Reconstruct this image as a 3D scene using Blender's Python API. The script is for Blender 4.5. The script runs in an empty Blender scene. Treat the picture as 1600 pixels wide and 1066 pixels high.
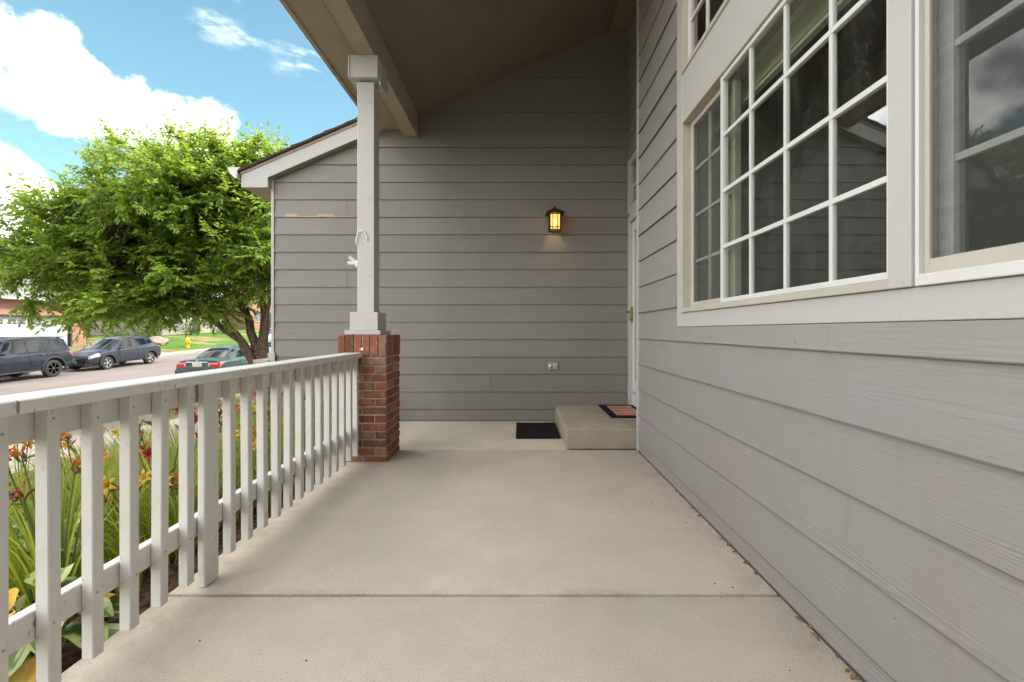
import bpy, bmesh, math, random
from mathutils import Vector, Matrix, Euler, noise as mnoise
R = math.radians
rng = random.Random(7)
sc = bpy.context.scene
col = sc.collection

# ------------------------------------------------------------------ camera
cam_d = bpy.data.cameras.new('camera')
cam = bpy.data.objects.new('camera', cam_d); col.objects.link(cam)
cam.location = (0, 0, 1.08); cam.rotation_euler = (R(90), 0, 0)
cam_d.sensor_width = 36.0; cam_d.lens = 16.0
cam_d.shift_x = -0.0081; cam_d.shift_y = -0.0100
cam_d.clip_start = 0.02; cam_d.clip_end = 3000
sc.camera = cam

# ------------------------------------------------------------------ sky, sun, exposure
SUN_EL, SUN_AZ = 46.0, 75.0       # azimuth counted from +Y towards +X
world = bpy.data.worlds.new('World'); sc.world = world; world.use_nodes = True
wn, wl = world.node_tree.nodes, world.node_tree.links
wn.clear()
def W(t, **k):
    n = wn.new(t)
    for a, b in k.items(): setattr(n, a, b)
    return n
def wmath(op, a, b=None, c=None):
    n = W('ShaderNodeMath', operation=op)
    for i, v in enumerate((a, b, c)):
        if v is None: continue
        if isinstance(v, (int, float)): n.inputs[i].default_value = v
        else: wl.new(v, n.inputs[i])
    return n.outputs[0]
def wsmooth(x, lo, hi, a=0.0, b=1.0):
    n = W('ShaderNodeMapRange', interpolation_type='SMOOTHSTEP')
    wl.new(x, n.inputs[0])
    for i, v in zip((1, 2, 3, 4), (lo, hi, a, b)): n.inputs[i].default_value = v
    return n.outputs[0]
def wnoise(vec, scale, detail, rough=0.55, off=None):
    n = W('ShaderNodeTexNoise'); n.inputs['Scale'].default_value = scale
    n.inputs['Detail'].default_value = detail; n.inputs['Roughness'].default_value = rough
    if off:
        a = W('ShaderNodeVectorMath', operation='ADD'); wl.new(vec, a.inputs[0]); a.inputs[1].default_value = off
        vec = a.outputs[0]
    wl.new(vec, n.inputs['Vector'])
    return n.outputs[0]
sky = W('ShaderNodeTexSky', sky_type='NISHITA', sun_disc=False)
sky.sun_elevation = R(SUN_EL); sky.sun_rotation = R(SUN_AZ)
sky.air_density = 1.0; sky.dust_density = 0.6; sky.ozone_density = 1.5
tc = W('ShaderNodeTexCoord'); D = tc.outputs['Generated']
sep = W('ShaderNodeSeparateXYZ'); wl.new(D, sep.inputs[0])
def blob(az, el, r, amp=1.0):
    v = (math.sin(R(az))*math.cos(R(el)), math.cos(R(az))*math.cos(R(el)), math.sin(R(el)))
    d = W('ShaderNodeVectorMath', operation='DISTANCE'); wl.new(D, d.inputs[0]); d.inputs[1].default_value = v
    x = wmath('DIVIDE', d.outputs['Value'], R(r))
    return wmath('MULTIPLY', wsmooth(x, 0.35, 1.75, 1.0, 0.0), amp)
# the cumulus bank seen over the street
cum = None
for b in [(-47.2, 21.4, 3.5), (-44.2, 20.0, 3.3), (-41.0, 19.4, 3.0), (-37.4, 19.8, 2.5), (-34.4, 20.4, 2.5),
          (-50, 22, 3.5), (-48.6, 12.5, 2.8), (-46.6, 9.8, 3.0), (-43, 7, 2.6), (-30.6, 18.6, 1.3), (-28.8, 17.2, 1.4), (-52, 14, 3.2), (-38, 8, 3.0)]:
    o = blob(*b); cum = o if cum is None else wmath('MAXIMUM', cum, o)
# the same broken cumulus carries on over the rest of the sky
vdot = W('ShaderNodeVectorMath', operation='DOT_PRODUCT'); wl.new(D, vdot.inputs[0])
va, ve = R(-34), R(22)
vdot.inputs[1].default_value = (math.sin(va)*math.cos(ve), math.cos(va)*math.cos(ve), math.sin(ve))
away = wsmooth(vdot.outputs['Value'], 0.90, 0.975, 1.0, 0.0)
big = wnoise(D, 2.1, 2.0, 0.5, (3.1, 1.7, 0.4))
gen = wmath('MULTIPLY', wsmooth(big, 0.38, 0.56), away)
cov = wmath('MAXIMUM', cum, gen)
fine = wnoise(D, 11.0, 9.0, 0.62)
mid = wnoise(D, 5.0, 3.0, 0.5, (1.0, 0.2, 0.7))
edge = wmath('ADD', wmath('ADD', cov, wmath('MULTIPLY', wmath('SUBTRACT', mid, 0.5), 1.3)), wmath('MULTIPLY', wmath('SUBTRACT', fine, 0.5), 2.2))
dens = wmath('MULTIPLY', wsmooth(edge, 0.26, 0.88), wsmooth(cov, 0.02, 0.25))
# thin wisps
st = W('ShaderNodeMapping'); st.inputs['Scale'].default_value = (5, 5, 17); wl.new(D, st.inputs[0])
wis = wsmooth(wnoise(st.outputs[0], 1.6, 8.0, 0.62, (0.3, 2.2, 5.0)), 0.50, 0.85, 0.0, 0.55)
wz = None
for b in [(-31.9, 30.2, 2.2), (-28.3, 31.9, 1.8), (-25.8, 28.7, 2.2), (-34, 29.6, 1.6)]:
    o = blob(*b); wz = o if wz is None else wmath('MAXIMUM', wz, o)
wisp = wmath('MULTIPLY', wis, wmath('MAXIMUM', wz, wmath('MULTIPLY', away, 0.6)))
dens = wmath('MAXIMUM', dens, wisp)
# shade inside the cloud: thick billows bright, undersides greyer
bil = wnoise(D, 6.0, 4.0, 0.5, (0.0, 0.0, 0.045))
bil2 = wnoise(D, 6.0, 4.0, 0.5, (0.0, 0.0, -0.015))
relief = wmath('ADD', wmath('MULTIPLY', wmath('SUBTRACT', bil2, bil), 5.0), wmath('MULTIPLY', wmath('SUBTRACT', fine, 0.40), 0.6))
lum = wsmooth(relief, -0.85, 0.70, 0.24, 2.1)
CLOUD = 8.0
cl = W('ShaderNodeMix', data_type='RGBA')
wl.new(wsmooth(lum, 0.3, 1.2), cl.inputs['Factor'])
cl.inputs['A'].default_value = (0.955, 0.965, 0.985, 1); cl.inputs['B'].default_value = (1.0, 0.985, 0.96, 1)
cs = W('ShaderNodeVectorMath', operation='SCALE'); wl.new(cl.outputs['Result'], cs.inputs[0])
wl.new(wmath('MULTIPLY', lum, CLOUD), cs.inputs['Scale'])
# pale summer blue
tint = W('ShaderNodeMix', data_type='RGBA', blend_type='MULTIPLY'); tint.inputs['Factor'].default_value = 1.0
wl.new(sky.outputs[0], tint.inputs['A']); tint.inputs['B'].default_value = (0.60, 0.74, 0.585, 1)
mix = W('ShaderNodeMix', data_type='RGBA')
wl.new(dens, mix.inputs['Factor']); wl.new(tint.outputs['Result'], mix.inputs['A']); wl.new(cs.outputs[0], mix.inputs['B'])
bg = W('ShaderNodeBackground'); bg.inputs['Strength'].default_value = 0.062
wl.new(mix.outputs['Result'], bg.inputs['Color'])
wo = W('ShaderNodeOutputWorld'); wl.new(bg.outputs[0], wo.inputs[0])

sun_d = bpy.data.lights.new('sun', 'SUN'); sun_d.energy = 1.3; sun_d.angle = R(10); sun_d.color = (1.0, 0.955, 0.88)
sun = bpy.data.objects.new('sun', sun_d); col.objects.link(sun); sun.location = (20, 12, 30)
sv = Vector((math.sin(R(SUN_AZ))*math.cos(R(SUN_EL)), math.cos(R(SUN_AZ))*math.cos(R(SUN_EL)), math.sin(R(SUN_EL))))
sun.rotation_euler = sv.to_track_quat('Z', 'Y').to_euler()

sc.view_settings.view_transform = 'Standard'; sc.view_settings.look = 'None'
sc.view_settings.gamma = 1.0; sc.view_settings.use_curve_mapping = False
sc.view_settings.exposure = 2.82
sc.render.engine = 'CYCLES'
sc.cycles.max_bounces = 9; sc.cycles.diffuse_bounces = 5; sc.cycles.transparent_max_bounces = 12
sc.cycles.use_denoising = True
sc.cycles.sample_clamp_indirect = 6.0

# ------------------------------------------------------------------ helpers
class MB:
    def __init__(s): s.v, s.f, s.m = [], [], []
    def add(s, vs, fs, m=0):
        b = len(s.v); s.v += [tuple(v) for v in vs]
        s.f += [tuple(b+i for i in f) for f in fs]; s.m += [m]*len(fs); return s
    def box(s, x0, x1, y0, y1, z0, z1, m=0):
        return s.add([(x0,y0,z0),(x1,y0,z0),(x1,y1,z0),(x0,y1,z0),(x0,y0,z1),(x1,y0,z1),(x1,y1,z1),(x0,y1,z1)],
                     [(3,2,1,0),(4,5,6,7),(0,1,5,4),(1,2,6,5),(2,3,7,6),(3,0,4,7)], m)
    def hull(s, front, back, m=0):           # two polygons with equal counts, joined into a solid
        n = len(front)
        return s.add(list(front)+list(back), [tuple(range(n)), tuple(reversed(range(n, 2*n)))] +
                     [(i, n+i, n+(i+1) % n, (i+1) % n) for i in range(n)], m)
    def tube(s, pts, rad, n=8, m=0, cap=True):
        pts = [Vector(p) for p in pts]; rings = []
        if isinstance(rad, (int, float)): rad = [rad]*len(pts)
        prev = None
        for i, p in enumerate(pts):
            t = (pts[min(i+1, len(pts)-1)] - pts[max(i-1, 0)]).normalized()
            if prev is None: a = t.orthogonal().normalized()
            else: a = (prev - t*prev.dot(t)).normalized()
            prev = a; b = t.cross(a)
            rings.append([p + (a*math.cos(2*math.pi*k/n) + b*math.sin(2*math.pi*k/n))*rad[i] for k in range(n)])
        vs = [v for r in rings for v in r]; fs = []
        for i in range(len(pts)-1):
            for k in range(n):
                fs.append((i*n+k, i*n+(k+1) % n, (i+1)*n+(k+1) % n, (i+1)*n+k))
        if cap: fs += [tuple(reversed(range(n))), tuple(range((len(pts)-1)*n, len(pts)*n))]
        return s.add(vs, fs, m)
    def lathe(s, prof, n=16, c=(0,0,0), axis='z', m=0):
        vs = []; fs = []
        for r, h in prof:
            for k in range(n):
                a = 2*math.pi*k/n; p = (r*math.cos(a), r*math.sin(a), h)
                if axis == 'y': p = (p[0], h, p[1])
                if axis == 'x': p = (h, p[0], p[1])
                vs.append((p[0]+c[0], p[1]+c[1], p[2]+c[2]))
        for i in range(len(prof)-1):
            for k in range(n): fs.append((i*n+k, i*n+(k+1) % n, (i+1)*n+(k+1) % n, (i+1)*n+k))
        fs += [tuple(reversed(range(n))), tuple(range((len(prof)-1)*n, len(prof)*n))]
        return s.add(vs, fs, m)
    def build(s, name, mats, parent=None, local=False, smooth=None, bevel=0, seg=1, fix=True, attr=None):
        off = Vector((0,0,0))
        if parent is not None and not local: off = wloc(parent)
        me = bpy.data.meshes.new(name)
        me.from_pydata([(v[0]-off.x, v[1]-off.y, v[2]-off.z) for v in s.v], [], s.f)
        if not isinstance(mats, (list, tuple)): mats = [mats]
        for m in mats: me.materials.append(m)
        me.polygons.foreach_set('material_index', s.m)
        if attr:
            a = me.attributes.new('var', 'FLOAT', 'FACE'); a.data.foreach_set('value', attr)
        if fix or bevel or smooth is not None:
            bm = bmesh.new(); bm.from_mesh(me)
            if fix: bmesh.ops.recalc_face_normals(bm, faces=bm.faces)
            if bevel:
                bmesh.ops.bevel(bm, geom=bm.edges[:], offset=bevel, offset_type='OFFSET', segments=seg, profile=0.5, affect='EDGES', clamp_overlap=True)
            if smooth is not None:
                for f in bm.faces: f.smooth = True
                for e in bm.edges:
                    e.smooth = len(e.link_faces) == 2 and e.calc_face_angle(3.2) < R(smooth)
            bm.to_mesh(me); bm.free()
        o = bpy.data.objects.new(name, me); col.objects.link(o)
        if parent is not None: o.parent = parent
        return o
def wloc(o):
    v = Vector((0,0,0))
    while o is not None: v = v + Vector(o.location); o = o.parent
    return v
def tag(o, label=None, cat=None, group=None, kind=None):
    if label: o['label'] = label
    if cat: o['category'] = cat
    if group: o['group'] = group
    if kind: o['kind'] = kind
    return o
def empty(name, loc, label=None, cat=None, group=None, kind=None, rz=0.0, parent=None):
    o = bpy.data.objects.new(name, None); o.empty_display_size = 0.1; col.objects.link(o)
    o.location = loc; o.rotation_euler = (0, 0, rz); o.parent = parent
    return tag(o, label, cat, group, kind)
def kids(o): return [c for c in list(bpy.data.objects) if c.parent == o]
def share(o, name, loc, parent, rot=None, scale=None):
    c = bpy.data.objects.new(name, o.data); col.objects.link(c); c.parent = parent; c.location = loc
    if rot: c.rotation_euler = rot
    if scale: c.scale = scale
    return c
def copy_tree(o, parent=None):
    c = o.copy(); col.objects.link(c); c.parent = parent
    for ch in kids(o): copy_tree(ch, c)
    return c

# ------------------------------------------------------------------ materials
class NT:
    def __init__(s, name):
        s.mat = bpy.data.materials.new(name); s.mat.use_nodes = True
        s.n, s.l = s.mat.node_tree.nodes, s.mat.node_tree.links
        s.p = s.n['Principled BSDF']; s.out = s.n['Material Output']
    def new(s, t, **k):
        n = s.n.new(t)
        for a, b in k.items(): setattr(n, a, b)
        return n
    def obj(s, scale=(1,1,1), rand=0.0, loc=(0,0,0)):
        t = s.new('ShaderNodeTexCoord'); m = s.new('ShaderNodeMapping')
        m.inputs['Scale'].default_value = scale; m.inputs['Location'].default_value = loc
        s.l.new(t.outputs['Object'], m.inputs[0]); o = m.outputs[0]
        if rand:
            oi = s.new('ShaderNodeObjectInfo'); mu = s.new('ShaderNodeMath', operation='MULTIPLY'); mu.inputs[1].default_value = rand
            s.l.new(oi.outputs['Random'], mu.inputs[0]); a = s.new('ShaderNodeVectorMath', operation='ADD')
            s.l.new(o, a.inputs[0]); s.l.new(mu.outputs[0], a.inputs[1]); o = a.outputs[0]
        return o
    def noise(s, vec, scale=5, detail=5, rough=0.55, dist=0.0):
        n = s.new('ShaderNodeTexNoise'); n.inputs['Scale'].default_value = scale; n.inputs['Detail'].default_value = detail
        n.inputs['Roughness'].default_value = rough; n.inputs['Distortion'].default_value = dist
        if vec is not None: s.l.new(vec, n.inputs['Vector'])
        return n.outputs[0]
    def vor(s, vec, scale, feature='F1'):
        n = s.new('ShaderNodeTexVoronoi', feature=feature); n.inputs['Scale'].default_value = scale; s.l.new(vec, n.inputs['Vector'])
        return n.outputs['Distance']
    def math(s, op, a, b=None):
        n = s.new('ShaderNodeMath', operation=op)
        for i, v in enumerate((a, b)):
            if v is None: continue
            if isinstance(v, (int, float)): n.inputs[i].default_value = v
            else: s.l.new(v, n.inputs[i])
        return n.outputs[0]
    def ramp(s, x, lo, hi, a=0.0, b=1.0):
        n = s.new('ShaderNodeMapRange', interpolation_type='SMOOTHSTEP'); s.l.new(x, n.inputs[0])
        for i, v in zip((1,2,3,4), (lo, hi, a, b)): n.inputs[i].default_value = v
        return n.outputs[0]
    def mix(s, f, a, b, blend='MIX'):
        n = s.new('ShaderNodeMix', data_type='RGBA', blend_type=blend)
        for k, v in (('Factor', f), ('A', a), ('B', b)):
            if isinstance(v, (int, float)): n.inputs[k].default_value = v
            elif isinstance(v, tuple): n.inputs[k].default_value = (*v[:3], 1)
            else: s.l.new(v, n.inputs[k])
        return n.outputs['Result']
    def color(s, c):
        if isinstance(c, tuple): s.p.inputs['Base Color'].default_value = (*c, 1)
        else: s.l.new(c, s.p.inputs['Base Color'])
    def set(s, rough=0.6, spec=0.3, metal=0.0, coat=0.0):
        if isinstance(rough, (int, float)): s.p.inputs['Roughness'].default_value = rough
        else: s.l.new(rough, s.p.inputs['Roughness'])
        s.p.inputs['Specular IOR Level'].default_value = spec; s.p.inputs['Metallic'].default_value = metal
        s.p.inputs['Coat Weight'].default_value = coat
    def bump(s, h, strength=0.3, dist=0.01):
        b = s.new('ShaderNodeBump'); b.inputs['Strength'].default_value = strength; b.inputs['Distance'].default_value = dist
        s.l.new(h, b.inputs['Height']); s.l.new(b.outputs[0], s.p.inputs['Normal'])
def simple(name, c, rough=0.6, spec=0.3, metal=0.0, coat=0.0, var=0.0, scale=8.0, bump=0.0):
    t = NT(name); t.set(rough, spec, metal, coat)
    if var or bump:
        v = t.obj(); n = t.noise(v, scale, 6)
        t.color(t.mix(t.ramp(n, 0.3, 0.7), tuple(x*(1-var) for x in c), tuple(min(1, x*(1+var)) for x in c)))
        if bump: t.bump(t.noise(v, scale*6, 4), bump, 0.004)
    else: t.color(c)
    return t.mat

def siding(name, along, c, chips=False, dirt=0.25, relief=0.5, butt=None):
    """painted hardboard lap boards embossed with cedar grain; 'along' is the axis the boards run on"""
    t = NT(name); t.set(0.5, 0.35)
    sx = (1, 1, 1)
    lo = {'x': (0.55, 1, 11.0), 'y': (1, 0.55, 11.0)}[along]; fi = {'x': (3.0, 1, 85.0), 'y': (1, 3.0, 85.0)}[along]
    v1 = t.obj(lo, 37.0); v2 = t.obj(fi, 61.0)
    n1 = t.noise(t.obj(tuple(q*0.62 for q in lo), 37.0), 1.0, 2.5, 0.45, 0.5)
    cath = t.math('SINE', t.math('MULTIPLY', n1, 95.0))
    fineg = t.noise(v2, 1.0, 5, 0.65, 1.2)
    area = t.ramp(t.noise(t.obj(tuple(q*0.9 for q in lo), 11.0), 1.0, 3), 0.40, 0.66)
    wear = t.ramp(t.noise(t.obj(tuple(q*2.2 for q in lo), 5.0), 1.0, 4), 0.30, 0.62)
    h = t.math('ADD', t.math('MULTIPLY', t.math('MULTIPLY', cath, t.math('MULTIPLY', area, wear)), 0.32), t.math('MULTIPLY', fineg, 1.0))
    t.bump(h, relief, 0.0035)
    vw = t.obj()
    oi = t.new('ShaderNodeObjectInfo')
    base = t.mix(t.ramp(oi.outputs['Random'], 0.0, 1.0), tuple(x*0.955 for x in c), tuple(x*1.045 for x in c))
    big = t.ramp(t.noise(vw, 1.1, 5, 0.6), 0.38, 0.68)
    base = t.mix(t.math('MULTIPLY', big, dirt), base, (c[0]*0.93, c[1]*0.86, c[2]*0.80))
    streak = t.ramp(t.noise(t.obj((5, 5, 0.55)), 1.0, 5, 0.65), 0.56, 0.76)
    base = t.mix(t.math('MULTIPLY', streak, dirt*1.1), base, (c[0]*0.92, c[1]*0.82, c[2]*0.76))
    spots = t.ramp(t.vor(vw, 9.0), 0.02, 0.045, 1.0, 0.0)
    base = t.mix(t.math('MULTIPLY', spots, 0.35), base, (c[0]*0.5, c[1]*0.42, c[2]*0.33))
    sq = t.new('ShaderNodeSeparateXYZ'); t.l.new(vw, sq.inputs[0])
    if butt:  # lap shadow and drip-edge dirt painted as a dark line along each board's foot
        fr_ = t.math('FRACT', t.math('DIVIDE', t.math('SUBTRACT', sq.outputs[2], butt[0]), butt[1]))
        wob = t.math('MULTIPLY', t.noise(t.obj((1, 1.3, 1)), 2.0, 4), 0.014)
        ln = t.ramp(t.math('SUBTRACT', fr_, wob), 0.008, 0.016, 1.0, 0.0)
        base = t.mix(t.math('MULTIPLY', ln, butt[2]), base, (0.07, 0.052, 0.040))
    if chips:
        s = t.new('ShaderNodeSeparateXYZ'); t.l.new(vw, s.inputs[0])
        # bare wood where the paint has flaked off one butt edge (coordinates count from the house's own origin)
        inz = t.math('MULTIPLY', t.ramp(s.outputs[2], 2.747, 2.752), t.ramp(s.outputs[2], 2.775, 2.795, 1.0, 0.0))
        a = t.math('MULTIPLY', t.ramp(s.outputs[0], -3.92, -3.88), t.ramp(s.outputs[0], -3.79, -3.73, 1.0, 0.0))
        b = t.math('MULTIPLY', t.ramp(s.outputs[0], -3.53, -3.49), t.ramp(s.outputs[0], -3.34, -3.30, 1.0, 0.0))
        low = t.math('MULTIPLY', t.ramp(s.outputs[2], 2.746, 2.748), t.ramp(s.outputs[2], 2.754, 2.760, 1.0, 0.0))
        lowx = t.math('MULTIPLY', low, t.math('MULTIPLY', t.ramp(s.outputs[0], -3.92, -3.88), t.ramp(s.outputs[0], -3.12, -3.07, 1.0, 0.0)))
        k = t.math('MULTIPLY', t.math('ADD', a, b), inz)
        k = t.math('MAXIMUM', k, lowx)
        k = t.math('MULTIPLY', k, t.ramp(t.noise(t.obj((22, 22, 60)), 1.0, 4), 0.38, 0.55))
        base = t.mix(k, base, (0.52, 0.33, 0.17))
    t.color(base)
    return t.mat

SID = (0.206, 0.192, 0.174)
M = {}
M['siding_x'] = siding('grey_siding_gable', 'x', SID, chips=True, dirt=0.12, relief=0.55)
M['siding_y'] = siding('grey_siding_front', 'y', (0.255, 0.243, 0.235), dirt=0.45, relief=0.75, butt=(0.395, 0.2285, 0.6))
def white_paint(name, c, dirt):
    t = NT(name); t.set(0.42, 0.4)
    v = t.obj(); g = t.noise(t.obj((26, 26, 5)), 1.0, 5, 0.6)
    f = t.ramp(t.noise(v, 5.0, 6, 0.7), 0.52, 0.78)
    b = t.mix(t.math('MULTIPLY', f, dirt), c, (c[0]*0.74, c[1]*0.66, c[2]*0.56))
    sp = t.math('MULTIPLY', t.ramp(t.vor(t.obj((1,1,0.6)), 17.0), 0.035, 0.075, 1.0, 0.0), t.ramp(t.noise(v, 3.0, 2), 0.46, 0.54))
    b = t.mix(t.math('MULTIPLY', sp, min(1, dirt*1.7)), b, (0.20, 0.16, 0.12))
    sm = t.math('MULTIPLY', t.ramp(t.noise(t.obj((60, 60, 14)), 1.0, 3), 0.62, 0.68), t.ramp(t.noise(v, 2.2, 2, .5), 0.46, 0.58))
    b = t.mix(t.math('MULTIPLY', sm, min(1, dirt*1.2)), b, (0.24, 0.20, 0.155))
    t.color(b); t.bump(t.math('ADD', g, t.noise(v, 60, 3)), 0.16, 0.0025)
    return t.mat
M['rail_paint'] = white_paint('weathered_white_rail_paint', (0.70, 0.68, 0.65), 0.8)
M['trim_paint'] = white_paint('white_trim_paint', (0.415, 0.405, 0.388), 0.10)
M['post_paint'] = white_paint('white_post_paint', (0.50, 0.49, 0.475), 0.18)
M['vinyl'] = simple('white_vinyl', (0.56, 0.56, 0.545), 0.35, 0.45, var=0.03, scale=3)
M['almond'] = simple('almond_frame', (0.42, 0.385, 0.33), 0.4, 0.4, var=0.05, scale=5)
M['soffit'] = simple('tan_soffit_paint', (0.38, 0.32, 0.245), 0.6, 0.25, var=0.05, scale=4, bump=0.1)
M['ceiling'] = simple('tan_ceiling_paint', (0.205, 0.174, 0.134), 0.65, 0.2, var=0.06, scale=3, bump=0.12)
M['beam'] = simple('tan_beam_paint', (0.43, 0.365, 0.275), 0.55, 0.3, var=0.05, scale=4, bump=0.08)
M['dark'] = simple('dark_gap', (0.03, 0.028, 0.025), 0.9, 0.1)
M['room'] = simple('room_paint', (0.18, 0.165, 0.145), 0.8, 0.1)
M['curtain'] = simple('room_trim', (0.70, 0.69, 0.60), 0.6, 0.2)

def concrete(name, c, dark=0.18, sp=1.0):
    t = NT(name); t.set(0.85, 0.2); v = t.obj()
    a = t.ramp(t.noise(v, 2.1, 8, 0.72), 0.30, 0.70)
    b = t.mix(a, tuple(x*(1-dark*0.55) for x in c), tuple(x*(1+dark*0.40) for x in c))
    st = t.ramp(t.noise(t.obj((0.7, 0.4, 1), loc=(3, 1, 0)), 2.6, 7, 0.7), 0.56, 0.74)
    b = t.mix(t.math('MULTIPLY', st, 0.16), b, (c[0]*0.72, c[1]*0.68, c[2]*0.62))
    f = t.noise(v, 170.0*sp, 4, 0.7)
    b = t.mix(t.math('MULTIPLY', t.ramp(f, 0.52, 0.70), 0.85), b, (c[0]*0.56, c[1]*0.50, c[2]*0.42))
    b = t.mix(t.math('MULTIPLY', t.ramp(f, 0.30, 0.47, 1.0, 0.0), 0.6), b, tuple(min(1, x*1.28) for x in c))
    dk = t.ramp(t.vor(v, 26.0*sp), 0.025, 0.06, 1.0, 0.0)
    b = t.mix(t.math('MULTIPLY', dk, t.math('MULTIPLY', t.ramp(t.noise(v, 4, 2), 0.5, 0.6), 0.45)), b, (0.16, 0.13, 0.10))
    if sp == 1.0:
        # scuffs and grime, thickest along the wall, the rail and the joints
        sx_ = t.new('ShaderNodeSeparateXYZ'); t.l.new(v, sx_.inputs[0])
        ed = t.math('MAXIMUM', t.ramp(sx_.outputs[0], 0.82, 1.07), t.ramp(sx_.outputs[0], -1.44, -1.10, 1.0, 0.0))
        ed = t.math('MAXIMUM', ed, t.ramp(t.math('ABSOLUTE', t.math('SUBTRACT', sx_.outputs[1], 1.86)), 0.0, 0.07, 1.0, 0.0))
        gr = t.ramp(t.noise(t.obj((1, 1, 1), loc=(7, 2, 0)), 6.0, 7, 0.72), 0.40, 0.72)
        b = t.mix(t.math('MULTIPLY', t.math('MULTIPLY', ed, gr), 0.55), b, (c[0]*0.52, c[1]*0.48, c[2]*0.43))
        cool = t.ramp(t.noise(t.obj((1, .7, 1), loc=(2, 8, 0)), 1.7, 5, 0.6), 0.46, 0.66)
        b = t.mix(t.math('MULTIPLY', cool, 0.30), b, (c[0]*0.90, c[1]*0.93, c[2]*0.97))
    t.color(b)
    br = t.noise(t.obj((4, 150, 4)), 1.0, 2)
    t.bump(t.math('ADD', t.math('MULTIPLY', f, 1.0), t.math('MULTIPLY', br, 0.5)), 0.30, 0.0025)
    return t.mat
M['slab'] = concrete('porch_concrete', (0.545, 0.468, 0.382))
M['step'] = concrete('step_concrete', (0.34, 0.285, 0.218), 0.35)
M['walk'] = concrete('walk_concrete', (0.25, 0.215, 0.192), 0.12, 0.5)
M['kerb'] = concrete('kerb_concrete', (0.25, 0.225, 0.20), 0.15, 0.5)
def asphalt():
    t = NT('worn_pinkish_asphalt'); t.set(0.9, 0.2); v = t.obj()
    b = t.mix(t.ramp(t.noise(v, 0.35, 6, 0.6), 0.35, 0.68), (0.140, 0.114, 0.104), (0.172, 0.142, 0.130))
    b = t.mix(t.math('MULTIPLY', t.ramp(t.noise(t.obj((1.2, 0.12, 1)), 1.0, 5), 0.48, 0.68), 0.4), b, (0.12, 0.098, 0.09))
    b = t.mix(t.math('MULTIPLY', t.ramp(t.noise(v, 60, 3), 0.5, 0.7), 0.3), b, (0.14, 0.12, 0.11))
    ck = t.ramp(t.new('ShaderNodeTexVoronoi').outputs[0], 0, 1)
    t.color(b); t.bump(t.noise(v, 90, 3), 0.3, 0.006); return t.mat
M['road'] = asphalt()
def brickm():
    t = NT('red_brick_clay'); t.set(0.85, 0.2); oi = t.new('ShaderNodeObjectInfo')
    cr = t.new('ShaderNodeValToRGB'); e = cr.color_ramp.elements
    e[0].position = 0.0; e[0].color = (0.15, 0.062, 0.042, 1); e[1].position = 1.0; e[1].color = (0.27, 0.165, 0.115, 1)
    for p, c in ((0.2, (0.31, 0.110, 0.062)), (0.42, (0.34, 0.135, 0.080)), (0.6, (0.19, 0.088, 0.060)), (0.74, (0.40, 0.152, 0.082)), (0.88, (0.40, 0.265, 0.18))):
        x = e.new(p); x.color = (*c, 1)
    t.l.new(oi.outputs['Random'], cr.inputs[0]); v = t.obj((1,1,1), 13.0)
    n = t.noise(v, 26, 6, 0.65)
    b = t.mix(t.ramp(n, 0.35, 0.7), cr.outputs[0], (0.16, 0.068, 0.045), 'MIX')
    b2 = t.mix(0.6, cr.outputs[0], b)
    w = t.ramp(t.noise(v, 17, 6, 0.75), 0.54, 0.68)
    b2 = t.mix(t.math('MULTIPLY', w, 0.55), b2, (0.50, 0.38, 0.27))
    t.color(b2); t.bump(t.math('ADD', t.noise(t.obj((30, 30, 120), 9.0), 1.0, 4), t.noise(v, 90, 4)), 0.6, 0.005); return t.mat
M['brick'] = brickm()
M['mortar'] = simple('grey_tan_mortar', (0.44, 0.375, 0.30), 0.95, 0.1, var=0.2, scale=30, bump=0.5)
def brickwall():
    t = NT('far_brick_wall'); t.set(0.85, 0.2)
    bt = t.new('ShaderNodeTexBrick'); bt.inputs['Scale'].default_value = 1.0
    bt.inputs['Brick Width'].default_value = 0.21; bt.inputs['Row Height'].default_value = 0.075; bt.inputs['Mortar Size'].default_value = 0.006
    bt.inputs['Color1'].default_value = (0.24, 0.095, 0.06, 1); bt.inputs['Color2'].default_value = (0.31, 0.15, 0.10, 1); bt.inputs['Mortar'].default_value = (0.28, 0.23, 0.19, 1)
    v = t.obj(); s = t.new('ShaderNodeSeparateXYZ'); c = t.new('ShaderNodeCombineXYZ'); t.l.new(v, s.inputs[0])
    t.l.new(t.math('ADD', s.outputs[0], s.outputs[1]), c.inputs[0]); t.l.new(s.outputs[2], c.inputs[1]); t.l.new(c.outputs[0], bt.inputs['Vector'])
    t.color(bt.outputs['Color']); t.bump(bt.outputs['Fac'], 0.4, -0.006); return t.mat
M['brickwall'] = brickwall()
def grassm(name, a, b, trans=True):
    t = NT(name); t.set(0.8, 0.15); v = t.obj()
    x = t.mix(t.ramp(t.noise(v, 0.7, 5), 0.35, 0.65), a, b)
    x = t.mix(t.math('MULTIPLY', t.ramp(t.noise(v, 30, 4, 0.7), 0.45, 0.7), 0.55), x, tuple(c*0.45 for c in a))
    t.color(x); t.bump(t.noise(v, 45, 4, 0.8), 1.0, 0.05); return t.mat
M['lawn_far'] = grassm('green_lawn', (0.060, 0.125, 0.016), (0.085, 0.165, 0.022))
M['ground'] = grassm('dry_lawn', (0.16, 0.145, 0.05), (0.24, 0.20, 0.085))
def mulch():
    t = NT('brown_mulch'); t.set(0.95, 0.1); v = t.obj()
    n = t.vor(v, 34); k = t.noise(v, 22, 5)
    t.color(t.mix(t.ramp(k, 0.35, 0.65), (0.045, 0.026, 0.016), (0.15, 0.088, 0.052))); t.bump(t.math('ADD', n, k), 1.0, 0.03); return t.mat
M['mulch'] = mulch()
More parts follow.
